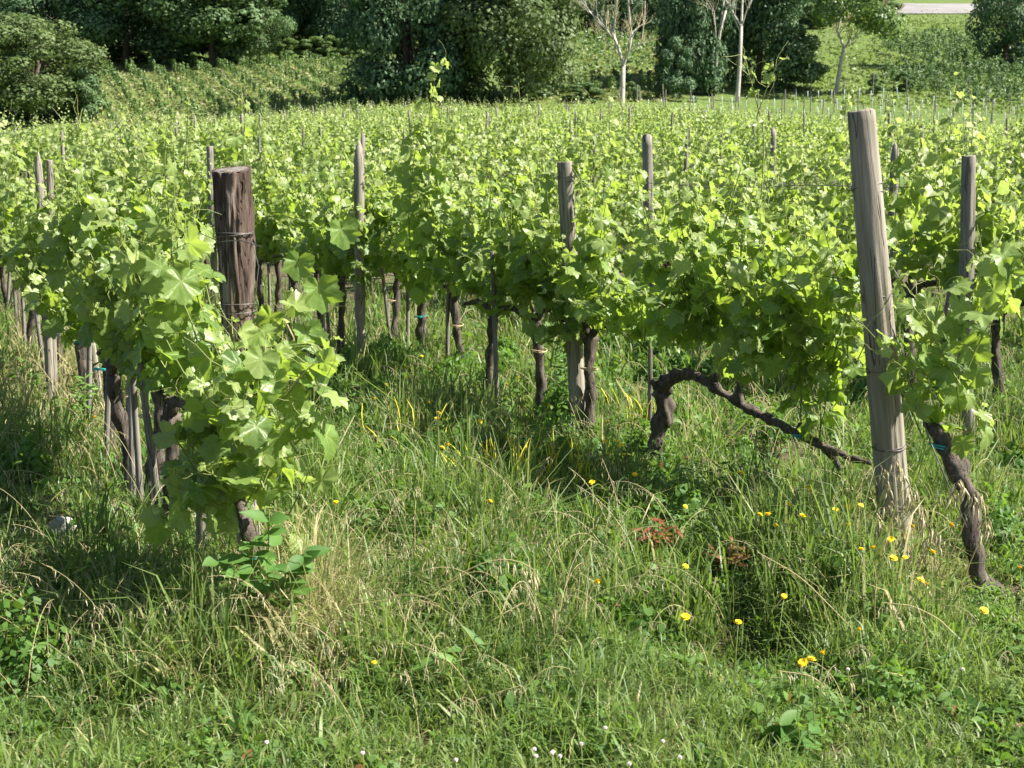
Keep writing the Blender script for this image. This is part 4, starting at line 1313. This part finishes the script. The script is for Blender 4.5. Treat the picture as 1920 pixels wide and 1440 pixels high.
def grass_field(px, py):
    """height, chance and dryness of the grass for ground points given by where the sight line meets the ground"""
    d = np.stack([(px - 960) / F, math.cos(PITCH) - (py - 720) / F * math.sin(PITCH), -math.sin(PITCH) - (py - 720) / F * math.cos(PITCH)], -1)
    t = -1.6 / np.minimum(d[:, 2], -.02)
    return d * t[:, None] + EYE


def grass_props(x, y):
    s = x * U[0] + y * U[1]
    edge = s - 3.75 - .35 * vnoise(x, y, .9, 3) - .25 * np.clip(x - .3, 0, 1.5)
    k = 1 / (1 + np.exp(-edge / .10))
    n1 = vnoise(x, y, 1.5, 1); n2 = vnoise(x, y, 4.2, 2); n3 = vnoise(x, y, .6, 4)
    h = .075 + .035 * n1 + k * (.12 + .085 * n1 + .06 * n2 + .05 * n3)
    left = (x < -1.2) & (s > 3.2)
    h = np.where(left, h * .95, h)
    nr = near_row(x, y)
    px, py = proj(np.stack([x, y, np.zeros_like(x)], -1))
    ch = np.ones_like(x)
    for bx, by, bw, bh in BARE:
        q = ((px - bx) / bw) ** 2 + ((py - by) / bh) ** 2
        ch *= 1 - .88 * np.exp(-q ** 1.5)
    dry = .13 + .15 * n3 + .14 * n2
    dry = dry + .45 * np.exp(-(((px - 90) / 150) ** 2 + ((py - 760) / 110) ** 2)) + .85 * np.exp(-(((px - 580) / 85) ** 2 + ((py - 1240) / 90) ** 2)) + .55 * np.exp(-(((px - 1690) / 130) ** 2 + ((py - 1120) / 110) ** 2)) + .2 * np.exp(-(((px - 1450) / 250) ** 2 + ((py - 850) / 60) ** 2))
    for bx, by, bw, bh, ad in [(950, 930, 140, 70, -.09), (1225, 905, 70, 45, -.13), (1100, 830, 60, 40, -.08), (1500, 1290, 60, 40, -.04), (1590, 1150, 120, 60, .08), (900, 1030, 120, 40, .07), (1620, 1195, 130, 70, .16), (1190, 985, 70, 45, .12), (560, 1120, 60, 60, .08), (1500, 1010, 120, 50, .05), (640, 1010, 90, 60, .10), (230, 900, 130, 70, -.06), (60, 1080, 110, 90, -.08), (1400, 860, 140, 50, -.12)]:
        h = h + ad * np.exp(-(((px - bx) / bw) ** 2 + ((py - by) / bh) ** 2))
    return np.clip(h, .04, .6), ch, np.clip(dry, 0, 1), k


def blades(mb, x, y, h, w, tint, dry, r_, bend=.55):
    m = len(x)
    z = H(x, y)
    a = r_.uniform(0, 6.28, m); f = r_.uniform(0, 6.28, m)
    bd = np.abs(r_.normal(0, bend, m)) * h + .02
    bx, by = np.cos(a), np.sin(a); wx, wy = np.cos(f), np.sin(f)
    base = np.stack([x, y, z - .01], -1)
    W = np.stack([wx, wy, np.zeros(m)], -1) * w[:, None]
    Bn = np.stack([bx, by, np.zeros(m)], -1) * bd[:, None]
    up = np.array([0, 0, 1.0])
    c1 = base + Bn * .12 + up * (h * .42)[:, None]; c2 = base + Bn * .45 + up * (h * .78)[:, None]; c3 = base + Bn + up * (h * (1 - .25 * np.clip(bd / h, 0, 1.4)))[:, None]
    V = np.stack([base - W * .8, base + W * .8, c1 - W, c1 + W, c2 - W * .7, c2 + W * .7, c3], 1).reshape(-1, 3)
    i = (np.arange(m) * 7)[:, None]
    Q = np.vstack([i + [[0, 1, 3, 2]], i + [[2, 3, 5, 4]]]); T = i + [[4, 5, 6]]
    col = np.zeros((m, 7, 4)); col[..., 0] = tint[:, None]; col[..., 1] = dry[:, None]
    mb.add(V, [Q, T], col.reshape(-1, 4))


r_ = np.random.default_rng(71)
NCL, NSC = 13500, 80000
cx = r_.uniform(-430, 2380, NCL); cy = 560 + (1640 - 560) * r_.random(NCL) ** .92
nb = r_.integers(8, 34, NCL)
own = np.concatenate([np.repeat(np.arange(NCL), nb), np.full(NSC, -1)])
G = grass_field(np.concatenate([cx[own[own >= 0]], r_.uniform(-430, 2380, NSC)]), np.concatenate([cy[own[own >= 0]], 560 + (1640 - 560) * r_.random(NSC) ** .92]))
gx, gy = G[:, 0], G[:, 1]
n_ = len(gx); cl = own >= 0
rad = np.where(cl, (r_.uniform(.012, .05, NCL)[own]) * (1 + .08 * gy), .02)
gx = gx + r_.normal(0, 1, n_) * rad; gy = gy + r_.normal(0, 1, n_) * rad
gh, gc, gd, gk = grass_props(gx, gy)
ch_ = np.clip(r_.lognormal(0, .32, NCL), .4, 1.7); ct_ = r_.normal(0, .32, NCL); cd_ = r_.random(NCL); cw_ = r_.lognormal(0, .3, NCL); kp_ = r_.random(NCL)
gate = gc * np.clip(.66 + .6 * vnoise(gx, gy, 4.5, 6) + .35 * vnoise(gx, gy, 11, 3), .06, 1)
keep = (np.where(cl, kp_[own], r_.random(n_)) < gate) & (gy < 19)
gx, gy, gh, gd, gk, own, cl = gx[keep], gy[keep], gh[keep], gd[keep], gk[keep], own[keep], cl[keep]
m = len(gx)
gw = (.0014 + .00030 * gy) * r_.uniform(.6, 1.5, m) * np.where(cl, cw_[own], 1)
tint = np.clip(.45 + .26 * vnoise(gx, gy, 2.2, 8) + np.where(cl, ct_[own], 0) + r_.normal(0, .16, m) + .14 * (1 - gk), 0, 1)
isdry = np.where(cl, .55 * cd_[own] + .45 * r_.random(m), r_.random(m)) < gd
dry = np.where(isdry, r_.uniform(.45, 1, m), np.clip(r_.normal(.06, .08, m), 0, .4))
mb = MB(); blades(mb, gx, gy, gh * r_.uniform(.5, 1.35, m) * np.where(cl, ch_[own], .8), gw, tint, dry, r_)
q = r_.choice(m, 16000)
blades(mb, gx[q] + r_.normal(0, .03, 16000), gy[q] + r_.normal(0, .03, 16000), r_.uniform(.02, .06, 16000), gw[q] * .7, r_.random(16000), r_.uniform(.6, 1, 16000), r_, bend=2.6)
tag(mb.obj('grass', M['grass']), 'rough green meadow grass growing between and in front of the vines', 'grass', kind='stuff')
print('blades', m)

# small broad weed leaves low in the grass
NWD = 60000
px = r_.uniform(-300, 2250, NWD); py = 600 + 960 * r_.random(NWD)
G = grass_field(px, py); wx, wy = G[:, 0], G[:, 1]
wh, wc, wd, wk = grass_props(wx, wy)
sel = (vnoise(wx, wy, 3.1, 12) + .6 * vnoise(wx, wy, 8, 13) > .15) & (r_.random(NWD) < wc) & (wy < 16)
wx, wy, wh = wx[sel], wy[sel], wh[sel]; m = len(wx)
pos = np.stack([wx, wy, H(wx, wy) + wh * r_.random(m) ** .7 * .85], -1)
nrm = norm(r_.normal(0, .6, (m, 3)) + [0.25, 0, .8]); t = norm(np.cross(nrm, r_.normal(0, 1, (m, 3)))); b = np.cross(nrm, t)
s = ((.010 + .0016 * wy) * r_.uniform(.6, 1.8, m))[:, None]
ar = r_.choice([.16, .3, .45], m)[:, None]
V = np.stack([pos - t * s, pos - t * s * .2 + b * s * ar * 1.6 + nrm * s * .1, pos + t * s * .5 + b * s * ar, pos + t * s, pos + t * s * .5 - b * s * ar, pos - t * s * .2 - b * s * ar * 1.6 + nrm * s * .1], 1).reshape(-1, 3)
i6 = np.arange(m)[:, None] * 6
col = np.zeros((m, 6, 4)); col[..., 0] = np.clip(.4 + .3 * vnoise(wx, wy, 3.1, 2) + r_.normal(0, .2, m), 0, 1)[:, None]; col[..., 1] = np.where(r_.random(m) < .03, .7, .03)[:, None]
mb = MB(); mb.add(V, np.vstack([i6 + [[0, 1, 5]], i6 + [[3, 4, 2]]]), col.reshape(-1, 4)); mb.f.append(i6 + [[1, 2, 4, 5]]); mb.m.append(0)
# bushy clumps of small leaved weeds, thickest in the open grass between the two near rows
NC = 330
cpx = np.concatenate([r_.uniform(600, 1300, 190), r_.uniform(-60, 1980, 140)]); cpy = np.concatenate([r_.uniform(690, 1080, 190), r_.uniform(700, 1330, 140)])
G = grass_field(cpx, cpy)
for c in G:
    nl = int(r_.integers(150, 420)); hh = r_.uniform(.10, .30) * (1 if c[0] * U[0] + c[1] * U[1] > 4.0 else .5); rr_ = r_.uniform(.08, .2)
    a = r_.uniform(0, 6.28, nl); q = np.sqrt(r_.random(nl)) * rr_; zf = r_.random(nl) ** .7
    x = c[0] + q * np.cos(a); y = c[1] + q * np.sin(a)
    pos = np.stack([x, y, H(x, y) + hh * zf * (1 - .6 * (q / rr_) ** 2) + .01], -1)
    nrm = norm(np.stack([np.cos(a), np.sin(a), np.full(nl, .9)], -1) + r_.normal(0, .55, (nl, 3))); t = norm(np.cross(nrm, r_.normal(0, 1, (nl, 3))) + [0, 0, .4]); b = np.cross(nrm, t)
    s = ((.008 + .0014 * c[1]) * r_.uniform(.5, 1.5, nl) * r_.uniform(.7, 1.2))[:, None]; ar = r_.choice([.14, .25, .42])
    V = np.stack([pos - t * s, pos - t * s * .2 + b * s * ar * 1.6 + nrm * s * .1, pos + t * s * .5 + b * s * ar, pos + t * s, pos + t * s * .5 - b * s * ar, pos - t * s * .2 - b * s * ar * 1.6 + nrm * s * .1], 1).reshape(-1, 3)
    i6 = np.arange(nl)[:, None] * 6
    col = np.zeros((nl, 6, 4)); col[..., 0] = np.clip(r_.uniform(.05, .75) + r_.normal(0, .15, nl), 0, 1)[:, None]; col[..., 1] = .03
    mb.add(V, [i6 + [[0, 1, 5]], i6 + [[3, 4, 2]], i6 + [[1, 2, 4, 5]]], col.reshape(-1, 4))
tag(mb.obj('weeds', M['weed']), 'small leafy weeds mixed low among the meadow grass', 'weeds', kind='stuff')

# dry flowering grass stalks with hanging spikelets
def oat(mb, base, d0, L, r_, nsp=9, droop=.10, spik=.016, thick=.0013, start=.6):
    n = 14; P = [np.array(base, float)]; d = np.array(d0, float); d /= np.linalg.norm(d)
    for i in range(n):
        d = d + np.array([d[0], d[1], 0]) * .05 + [0, 0, -droop * (i / n) * 1.6] + r_.normal(0, .015, 3); d /= np.linalg.norm(d); P.append(P[-1] + d * L / n)
    P = np.array(P)
    mb.tube(P, np.linspace(thick, thick * .5, n + 1), 3, [r_.uniform(.2, .9), r_.uniform(0, .4), 0, 0], cap=False)
    spikelets(mb, P, r_, nsp, spik, start)


def spikelets(mb, P, r_, nsp, spik, start):
    n = len(P) - 1
    for i in range(nsp):
        f = start + (1 - start) * (i + .5) / nsp
        q = P[min(n, int(f * n))] * (1 - (f * n) % 1) + P[min(n, int(f * n) + 1)] * ((f * n) % 1)
        o = q + np.array([r_.normal(0, .010), r_.normal(0, .010), -r_.uniform(.004, .022)])
        dn = np.array([r_.normal(0, .25), r_.normal(0, .25), -1.0]); dn /= np.linalg.norm(dn); s = spik * r_.uniform(.7, 1.25)
        mb.tube(np.array([q, o, o + dn * s * .35, o + dn * s * .8, o + dn * s * 1.5]), [.0004, .0006, s * .13, s * .10, .0003], 4, [r_.uniform(.4, 1), r_.uniform(.3, 1), 0, 0], cap=False)


mb = MB(); cnt = 0
for _ in range(3600):
    px_, py_ = r_.uniform(-50, 1970), 640 + 760 * r_.random() ** 1.0
    p = grass_field(np.array([px_]), np.array([py_]))[0]
    hh_, ch_, dr_, kk = grass_props(p[0:1], p[1:2])
    if r_.random() > (.12 + 1.25 * dr_[0]) * (.25 + .75 * kk[0]) or p[1] > 14:
        continue
    p[2] = float(H(p[0], p[1])); a = r_.uniform(0, 6.28)
    oat(mb, p, (.35 * math.cos(a), .35 * math.sin(a), 1), r_.uniform(.28, .58) * (.6 + .4 * kk[0]), r_, r_.integers(4, 10), r_.uniform(.05, .3), .013, .0009 + .00012 * p[1]); cnt += 1
print('oats', cnt)
tag(mb.obj('dry_grass', M['straw']), 'straw coloured seeding grass stalks standing through the meadow', 'grass', kind='stuff')

# the few long stalks that stand out
def long_stalk(pts, Y, label, seed, nsp=12, spik=.02, start=.55, thick=.0026):
    r_ = np.random.default_rng(seed)
    P = np.array([at(a, b, Y + c) for a, b, c in pts]); t = np.linspace(0, len(P) - 1, 24)
    P = np.stack([np.interp(t, np.arange(len(P)), P[:, k]) for k in range(3)], -1)
    for _ in range(4):
        P[1:-1] = (P[:-2] + 2 * P[1:-1] + P[2:]) / 4
    mb = MB(); mb.tube(P, np.linspace(thick, thick * .45, 24), 5, [.5, .1, 0, 0], cap=False)
    st = mb.obj('grass_stalk', M['straw'])
    tag(st, label, 'grass stalk')
    if nsp:
        m2 = MB(); spikelets(m2, P, r_, nsp, spik, start); m2.obj('seed_head', M['straw'], st)


yb = ground(400, 1150)[1]
long_stalk([(395, 1120, 0), (355, 1040, 0), (310, 1010, 0), (265, 1003, 0), (215, 1025, 0), (180, 1065, 0), (165, 1120, 0)], yb, 'arching oat stalk curving over the grass left of the bark post', 901, 10, .034, .62)
yb = ground(715, 1225)[1]
long_stalk([(715, 1225, 0), (765, 1150, 0), (830, 1095, 0), (900, 1055, 0), (950, 1045, 0), (1000, 1062, 0), (1012, 1090, 0)], yb, 'long golden oat stalk arching over the middle foreground', 902, 14, .03, .6)
yb = ground(1240, 1020)[1]
long_stalk([(1125, 1045, 0), (1150, 1010, 0), (1185, 965, 0), (1215, 935, 0)], yb, 'short straight golden stalk beside the red dry leaves', 903, 0)
long_stalk([(130, 1425, 0), (230, 1405, 0), (330, 1375, 0), (435, 1343, 0)], ground(280, 1420)[1], 'fallen yellow straw lying across the lower left grass', 904, 0, thick=.003)
yb = ground(1655, 1260)[1]
long_stalk([(1650, 1260, 0), (1640, 1180, 0), (1640, 1100, 0), (1655, 1040, 0), (1665, 1000, 0)], yb, 'upright orange brown dry stalk in front of the tall grey post', 905, 5, .012)
long_stalk([(1660, 1250, 0), (1580, 1160, 0), (1500, 1080, 0), (1420, 1035, 0)], yb + .1, 'long pale stem slanting up leftward below the tall grey post', 906, 5, .012, .8)
long_stalk([(1790, 1190, 0), (1760, 1160, 0), (1710, 1135, 0), (1655, 1130, 0)], yb, 'bent oat head with white husks under the tall grey post', 907, 12, .024, .55)
long_stalk([(1560, 1320, 0), (1540, 1280, 0), (1515, 1265, 0), (1460, 1258, 0)], yb - .3, 'drooping oat head over the dark hollow in the grass', 908, 10, .02, .5)
long_stalk([(1720, 1290, 0), (1690, 1265, 0), (1640, 1258, 0), (1590, 1270, 0)], yb - .3, 'nodding oat head low right of the dark hollow', 909, 10, .024, .5)
long_stalk([(845, 1345, 0), (900, 1310, 0), (960, 1290, 0), (980, 1285, 0)], ground(850, 1370)[1], 'feathery dry seed head leaning over the front grass', 910, 20, .02, .45)
long_stalk([(720, 1235, 0), (800, 1210, 0), (860, 1205, 0), (880, 1215, 0)], ground(720, 1260)[1], 'low bent golden stem beside the long arching oat', 911, 6, .014, .6)
yb = ground(1790, 1150)[1]
for i, (x0, y0, x1, y1) in enumerate([(1680, 1060, 1655, 870), (1700, 1070, 1680, 850), (1720, 1080, 1800, 890), (1760, 1100, 1830, 910), (1770, 1120, 1720, 930), (1735, 1060, 1700, 900), (1650, 1080, 1670, 930), (1690, 1090, 1640, 960), (1705, 1120, 1745, 980), (1800, 1110, 1850, 960), (1745, 1130, 1690, 1000)]):
    long_stalk([(x0, y0, 0), ((x0 * 2 + x1) / 3, (y0 * 2 + y1) / 3, 0), ((x0 + 2 * x1) / 3 + 5, (y0 + 2 * y1) / 3, 0), (x1, y1, 0), (x1 + 14, y1 + 40, 0)], yb, 'tall wild oat stalk with pale husks round the foot of the tall grey post', 920 + i, 16, .032, .55, .0024)
for o in [o for o in C.objects if o.get('label', '').startswith('tall wild oat stalk')]:
    o['group'] = 'wild oats round the tall grey post'

# ------------------------------------------------------------------ flowers
def bloom(r_, rad, mat):
    mb = MB(); n = 13
    for lay, (rr, zz, up) in enumerate([(1.0, 0, .12), (.72, .12, .35)]):
        for i in range(n):
            a = 2 * math.pi * (i + .5 * lay) / n + r_.normal(0, .06); w = .26
            c, s = math.cos(a), math.sin(a)
            p = [(c * .12 - s * w * .2, s * .12 + c * w * .2, zz), (c * .12 + s * w * .2, s * .12 - c * w * .2, zz), (c * rr * .9 + s * w * .6, s * rr * .9 - c * w * .6, zz + up), (c * rr, s * rr, zz + up * .9), (c * rr * .9 - s * w * .6, s * rr * .9 + c * w * .6, zz + up)]
            mb.add(np.array(p) * rad, [np.array([[0, 1, 2, 4]]), np.array([[2, 3, 4]])])
    P = np.array([(0, 0, -.35), (0, 0, -.1), (0, 0, .12), (0, 0, .3)]) * rad
    mb.tube(P, np.array([.12, .4, .38, .12]) * rad, 8)
    return mb


r_ = np.random.default_rng(81)
BL = [bloom(r_, .017, 'petal').mesh('bloom', M['petal']) for _ in range(3)]
FL = [  # (list of picture points, stem length, label, group)
    ([(1390, 887), (1490, 900), (1515, 915), (1542, 905), (1520, 922), (1478, 945), (1560, 930), (1566, 956), (1590, 950), (1614, 948), (1635, 896), (1505, 968), (1470, 930), (1440, 965), (1425, 965), (1455, 985)], .34, 'yellow daisy like flower in the sunny grass left of the tall grey post', 'yellow flowers left of the tall grey post'),
    ([(1615, 1030), (1670, 1012), (1637, 1028), (1697, 1046), (1675, 1047), (1726, 1088), (1737, 1095), (1748, 1035), (1783, 985), (1710, 987), (1592, 985)], .34, 'yellow daisy like flower round the foot of the tall grey post', 'yellow flowers at the foot of the tall grey post'),
    ([(1505, 1243), (1521, 1237), (1543, 1225)], .28, 'yellow flower of the trio over the dark hollow in the grass', 'trio of yellow flowers over the dark hollow'),
    ([(777, 648), (686, 659), (791, 668), (790, 690), (762, 690), (724, 722), (702, 748), (805, 755), (823, 774), (893, 748), (818, 784), (806, 692), (770, 706), (750, 735)], .30, 'small yellow flower in the open grass near the pointed post', 'yellow flowers near the pointed post'),
    ([(978, 660), (952, 699), (972, 708), (892, 722), (950, 720), (1000, 737), (982, 745), (900, 790), (840, 835), (880, 825), (1030, 760)], .30, 'small yellow flower in the grass under the middle vines', 'yellow flowers under the middle vines'),
    ([(1140, 790), (1160, 800), (1165, 835), (1170, 852), (1135, 828), (1190, 890), (1160, 828), (1110, 905), (1140, 850)], .32, 'yellow flower between the flat topped post and the bare armed vine', 'yellow flowers beside the flat topped post'),
    ([(830, 840), (855, 866), (862, 830), (880, 850), (905, 872), (840, 862), (918, 940)], .26, 'orange yellow flower by the clump of yellow spikes', 'yellow flowers by the spike clump'),
    ([(1912, 1065)], .36, 'yellow flower at the right photo edge beyond the leaning trunk', None), ([(1845, 1145)], .34, 'large lone yellow flower below the foot of the leaning vine trunk', None),
    ([(1384, 1167)], .32, 'single yellow flower left of the grass below the reddish dry weeds', None), ([(1285, 1062)], .30, 'single yellow flower right beside the red dry leaves', None),
    ([(1285, 1157)], .25, 'tiny yellow flower midway down the middle grass', None), ([(1121, 1092)], .34, 'big bright yellow flower alone in the middle foreground grass', None), ([(1612, 1180)], .3, 'yellow flower beside the orange brown dry stalk', None),
    ([(630, 942)], .34, 'single yellow flower in the grass just right of the bark post', None), ([(663, 1240), (702, 1243)], .12, 'low yellow flower beside the dry straw patch', 'pair of low yellow flowers'),
    ([(176, 783)], .3, 'single yellow flower between the trunks of the bark post row', None), ([(1285, 950)], .3, 'yellow flower just right of the thick knotted trunk', None), ([(1470, 1118)], .3, 'small yellow flower below the sunny group in tall grass', None)]
for pts, sl_, lab, grp in FL:
    for (px_, py_) in pts:
        d = ray(px_, py_); t_ = (1.6 - sl_ * r_.uniform(.9, 1.1)) / -d[2]; top = EYE + d * t_
        z0 = float(H(top[0], top[1]))
        g = np.array([top[0] + r_.normal(0, .03), top[1] + r_.normal(0, .03), z0])
        root = thing('yellow_flower', g, lab, 'flower', grp)
        mb = MB(); e = top - g
        mb.tube(np.array([(0, 0, -.02), e * .5 + [r_.normal(0, .01), r_.normal(0, .01), 0], e]), [.0016, .0014, .0012], 4, [.4, .1, 0, 0])
        mb.obj('stem', M['shoot'], root)
        b = link('bloom', BL[r_.integers(0, 3)], root)
        sc = (.82 if top[1] < 6 else .75) * r_.uniform(.75, 1.2)
        b.location = e; b.scale = (sc, sc, sc); b.rotation_euler = (r_.uniform(.0, .7), r_.normal(0, .35), r_.uniform(0, 6))

# white clover heads at the front
cl = MB()
for i in range(70):
    v = r_.normal(0, 1, 3); v /= np.linalg.norm(v); q = v * .007
    cl.tube(np.array([q * .3, q, q * 1.5 + [0, 0, .001]]), [.001, .0018, .0006], 3, cap=False)
cl_ = cl.mesh('bloom', M['clover'])
for px_, py_ in [(1005, 1418), (1035, 1412), (1050, 1418), (1002, 1405), (1037, 1410), (855, 1425), (680, 1412), (1135, 1365), (1243, 1390), (1275, 1420), (500, 1392), (1590, 1255), (1805, 1255), (1180, 1432), (1090, 1395)]:
    d = ray(px_, py_); t_ = (1.6 - .12) / -d[2]; top = EYE + d * t_; g = np.array([top[0], top[1], float(H(top[0], top[1]))])
    root = thing('clover_flower', g, 'small whitish clover head in the short front grass', 'flower', 'white clover heads in the front grass')
    mb = MB(); mb.tube(np.array([(0, 0, -.01), (.004, 0, .06), top - g]), .001, 3, [.4, .1, 0, 0]); mb.obj('stem', M['shoot'], root)
    b = link('bloom', cl_, root); b.location = top - g; b.scale = (.6, .6, .5)


# ------------------------------------------------------------------ single plants
def ovate(mb, p, tip, nrm, L, wd, tint, r_, age=0.0):
    tip = np.asarray(tip, float); tip /= np.linalg.norm(tip); nrm = np.asarray(nrm, float); nrm = nrm - tip * (nrm @ tip); nrm /= np.linalg.norm(nrm); x = np.cross(tip, nrm)
    t = np.linspace(0, 1, 8); w = wd * np.sin(math.pi * np.clip(t, .02, .985) ** .85)
    sag = r_.uniform(.05, .3); c = np.array(p) + np.outer(t * L, tip) - np.outer(sag * L * t ** 2, nrm)
    V = np.stack([c - x * w[:, None] + nrm * (w * .3)[:, None], c, c + x * w[:, None] + nrm * (w * .3)[:, None]], 1).reshape(-1, 3)
    i = np.arange(7)[:, None] * 3
    Q = np.vstack([i + [[0, 1, 4, 3]], i + [[1, 2, 5, 4]]])
    mb.add(V, Q, np.tile([tint, age, .3, .3], (len(V), 1)))


def leafy_plant(base_px, tops, label, seed, L, wd, nleaf, name='leafy_sapling', mat='weed', cat='plant', Y=None, tint=.6, start=.3, droop=.3, age=0.0):
    r_ = np.random.default_rng(seed)
    g = ground(*base_px)
    root = thing(name, g, label, cat)
    S_, L_ = MB(), MB()
    for tx, ty, dy in tops:
        e = at(tx, ty, g[1] + dy) - g
        P = np.array([np.array([0, 0, -.02]) + (e - [0, 0, -.02]) * f + np.array([0, 0, .08 * math.sin(f * math.pi) * np.linalg.norm(e)]) for f in np.linspace(0, 1, 12)])
        S_.tube(P, np.linspace(.004, .0015, 12), 5, [.3, .1, 0, 0])
        for i in range(nleaf):
            f = start + (1 - start) * (i + .6) / nleaf
            q = P[min(11, int(f * 11))]; a = i * 2.4 + r_.normal(0, .3)
            d = np.array([math.cos(a), math.sin(a), r_.normal(.15, droop)])
            ovate(L_, q, d, np.array([.15, -.55, .8]) + SUN * .3 + r_.normal(0, .3, 3), L * r_.uniform(.65, 1.15), wd, np.clip(tint + r_.normal(0, .15), 0, 1), r_, age)
    S_.obj('stem', M['shoot'], root); L_.obj('foliage', M[mat], root)
    return root


leafy_plant((500, 1262), [(505, 955, -.05), (575, 1025, -.1), (400, 1035, -.08), (470, 1000, -.02), (540, 1060, -.1), (440, 1060, -.1)], 'young tree sapling with smooth oval leaves in front of bark post', 950, .088, .021, 9, start=.55, tint=.35)
leafy_plant((420, 1235), [(340, 1175, -.1), (420, 1170, -.15)], 'low sapling shoot with oval leaves below left of bark post', 951, .10, .024, 5, start=.4)
leafy_plant((1068, 770), [(1065, 590, 0), (1078, 600, .05), (1052, 640, 0)], 'tall dark weed with narrow leaves beside the flat topped post', 952, .10, .008, 34, 'tall_weed', tint=.15, start=.2)
leafy_plant((1285, 1000), [(1272, 868, 0), (1300, 900, 0)], 'feathery green weed with narrow leaves by the knotted trunk', 953, .085, .007, 28, 'tall_weed', tint=.5, start=.15)
leafy_plant((158, 830), [(160, 700, 0), (150, 730, 0)], 'upright bright weed between trunks of the bark post row', 954, .10, .008, 26, 'tall_weed', tint=.8, start=.3)
leafy_plant((880, 1310), [(830, 1215, -.05), (870, 1210, 0), (920, 1215, 0), (860, 1240, -.1), (960, 1260, 0)], 'tuft of broad strap shaped leaves in the middle foreground', 955, .11, .012, 5, 'broadleaf_tuft', tint=.55, start=.2, droop=.9)
leafy_plant((1490, 1420), [(1460, 1355, -.05), (1520, 1370, -.05), (1495, 1340, 0)], 'dark glossy leaved seedling at the edge of the dark hollow', 956, .085, .02, 4, 'leafy_seedling', tint=.25, start=.4)
leafy_plant((1095, 1240), [(1070, 1190, 0), (1120, 1195, 0), (1095, 1180, 0)], 'bushy bright green weed tuft centre right of the foreground', 957, .07, .009, 12, 'leafy_weed', tint=.75, start=.2)
for i, (bp, tp_, lab) in enumerate([((965, 1030), (960, 975, 0), 'large round bindweed leaves in the shade of the middle grass'), ((1030, 1020), (1035, 985, 0), 'second clump of round leaves right of the bindweed leaves'), ((905, 990), (890, 960, 0), 'pale round leaf clump left of the bindweed leaves')]):
    leafy_plant(bp, [tp_, (tp_[0] + 18, tp_[1] + 8, .02)], lab, 960 + i, .095, .042, 4, 'bindweed', tint=.8, start=.4, droop=.2)
for i, (px_, py_) in enumerate([(1235, 1045), (1370, 1085)]):
    leafy_plant((px_, py_ + 15), [(px_ - 35, py_ - 55, -.1), (px_ + 35, py_ - 60, -.1), (px_, py_ - 75, -.15), (px_ - 12, py_ - 40, -.2), (px_ + 15, py_ - 45, -.2)], ['clump of red dry leaves left of the sunny flowers', 'reddish brown dry weed right of the red leaf clump'][i], 970 + i, .05, .009, 20, 'dry_weed', tint=.3, start=.25, age=[.95, .75][i])

# plants with yellow spikes
r_ = np.random.default_rng(88)
for i, (px_, py_, n_, lab) in enumerate([(940, 990, 46, 'dense clump of slim yellow flower spikes in the middle grass'), (1025, 975, 22, 'smaller clump of yellow flower spikes right of the dense one'), (745, 905, 8, 'sparse yellow spikes near the open grass left of the dense clump'), (1175, 860, 9, 'yellow flowered spikes between the flat topped post and knotted trunk')]):
    g = ground(px_, py_)
    root = thing('yellow_spike_plant', g, lab, 'plant')
    S_, L_, Lf = MB(), MB(), MB()
    for k in range(n_):
        a = r_.uniform(0, 6.28); rad = r_.uniform(.02, .20); e = np.array([rad * math.cos(a) * 1.5, rad * math.sin(a), r_.uniform(.28, .46)])
        b0 = np.array([e[0] * .4, e[1] * .4, -.02])
        P = np.array([b0 + (e - b0) * f + [0.02 * math.sin(3 * f), 0, 0] for f in np.linspace(0, 1, 8)])
        S_.tube(P, np.linspace(.002, .001, 8), 4, [.2, .0, 0, 0])
        P[4:] += r_.normal(0, .004, (4, 3)) + np.outer(np.linspace(0, 1, 4) ** 2, [r_.normal(0, .045), r_.normal(0, .045), -.02])
        L_.tube(P[4:], [.001, .0032, .0028, .0008], 5)
        for q in range(12):
            a2 = r_.uniform(0, 6.28)
            ovate(Lf, P[r_.integers(1, 6)], (math.cos(a2), math.sin(a2), .5), (.1, -.3, 1), r_.uniform(.02, .045), .005, r_.uniform(0, .6), r_)
    S_.obj('stem', M['shoot'], root); L_.obj('flower_spikes', M['petal2'], root); Lf.obj('foliage', M['weed'], root)


# stones
def stone(px_, py_, sx, sy, sz_, label, seed, mat='stone', name='stone'):
    g = ground(px_, py_); r_ = np.random.default_rng(seed)
    th = np.linspace(0, 2 * math.pi, 24, endpoint=False); ph = np.linspace(-math.pi / 2 + .02, math.pi / 2 - .02, 14)
    V = np.array([[math.cos(p) * math.cos(t), math.cos(p) * math.sin(t), math.sin(p)] for p in ph for t in th])
    V = np.array([v * (1 + .28 * mnoise.noise(Vector(v * 1.6 + seed)) + .12 * mnoise.noise(Vector(v * 4 + seed))) for v in V]) * [sx, sy, sz_]
    i = np.arange(13)[:, None] * 24; j = np.arange(24)[None]; k = (j + 1) % 24
    mb = MB(); mb.add(V, np.stack([i + j, i + k, i + 24 + k, i + 24 + j], -1).reshape(-1, 4))
    o = mb.obj(name, M[mat]); o.location = g + [0, 0, sz_ * .55]; tag(o, label, 'stone')


stone(120, 1000, .058, .05, .05, 'rough white stone lying in the grass near the left edge', 3)
stone(190, 1392, .014, .012, .012, 'small round white pebble in the front left grass', 7)
print('done')
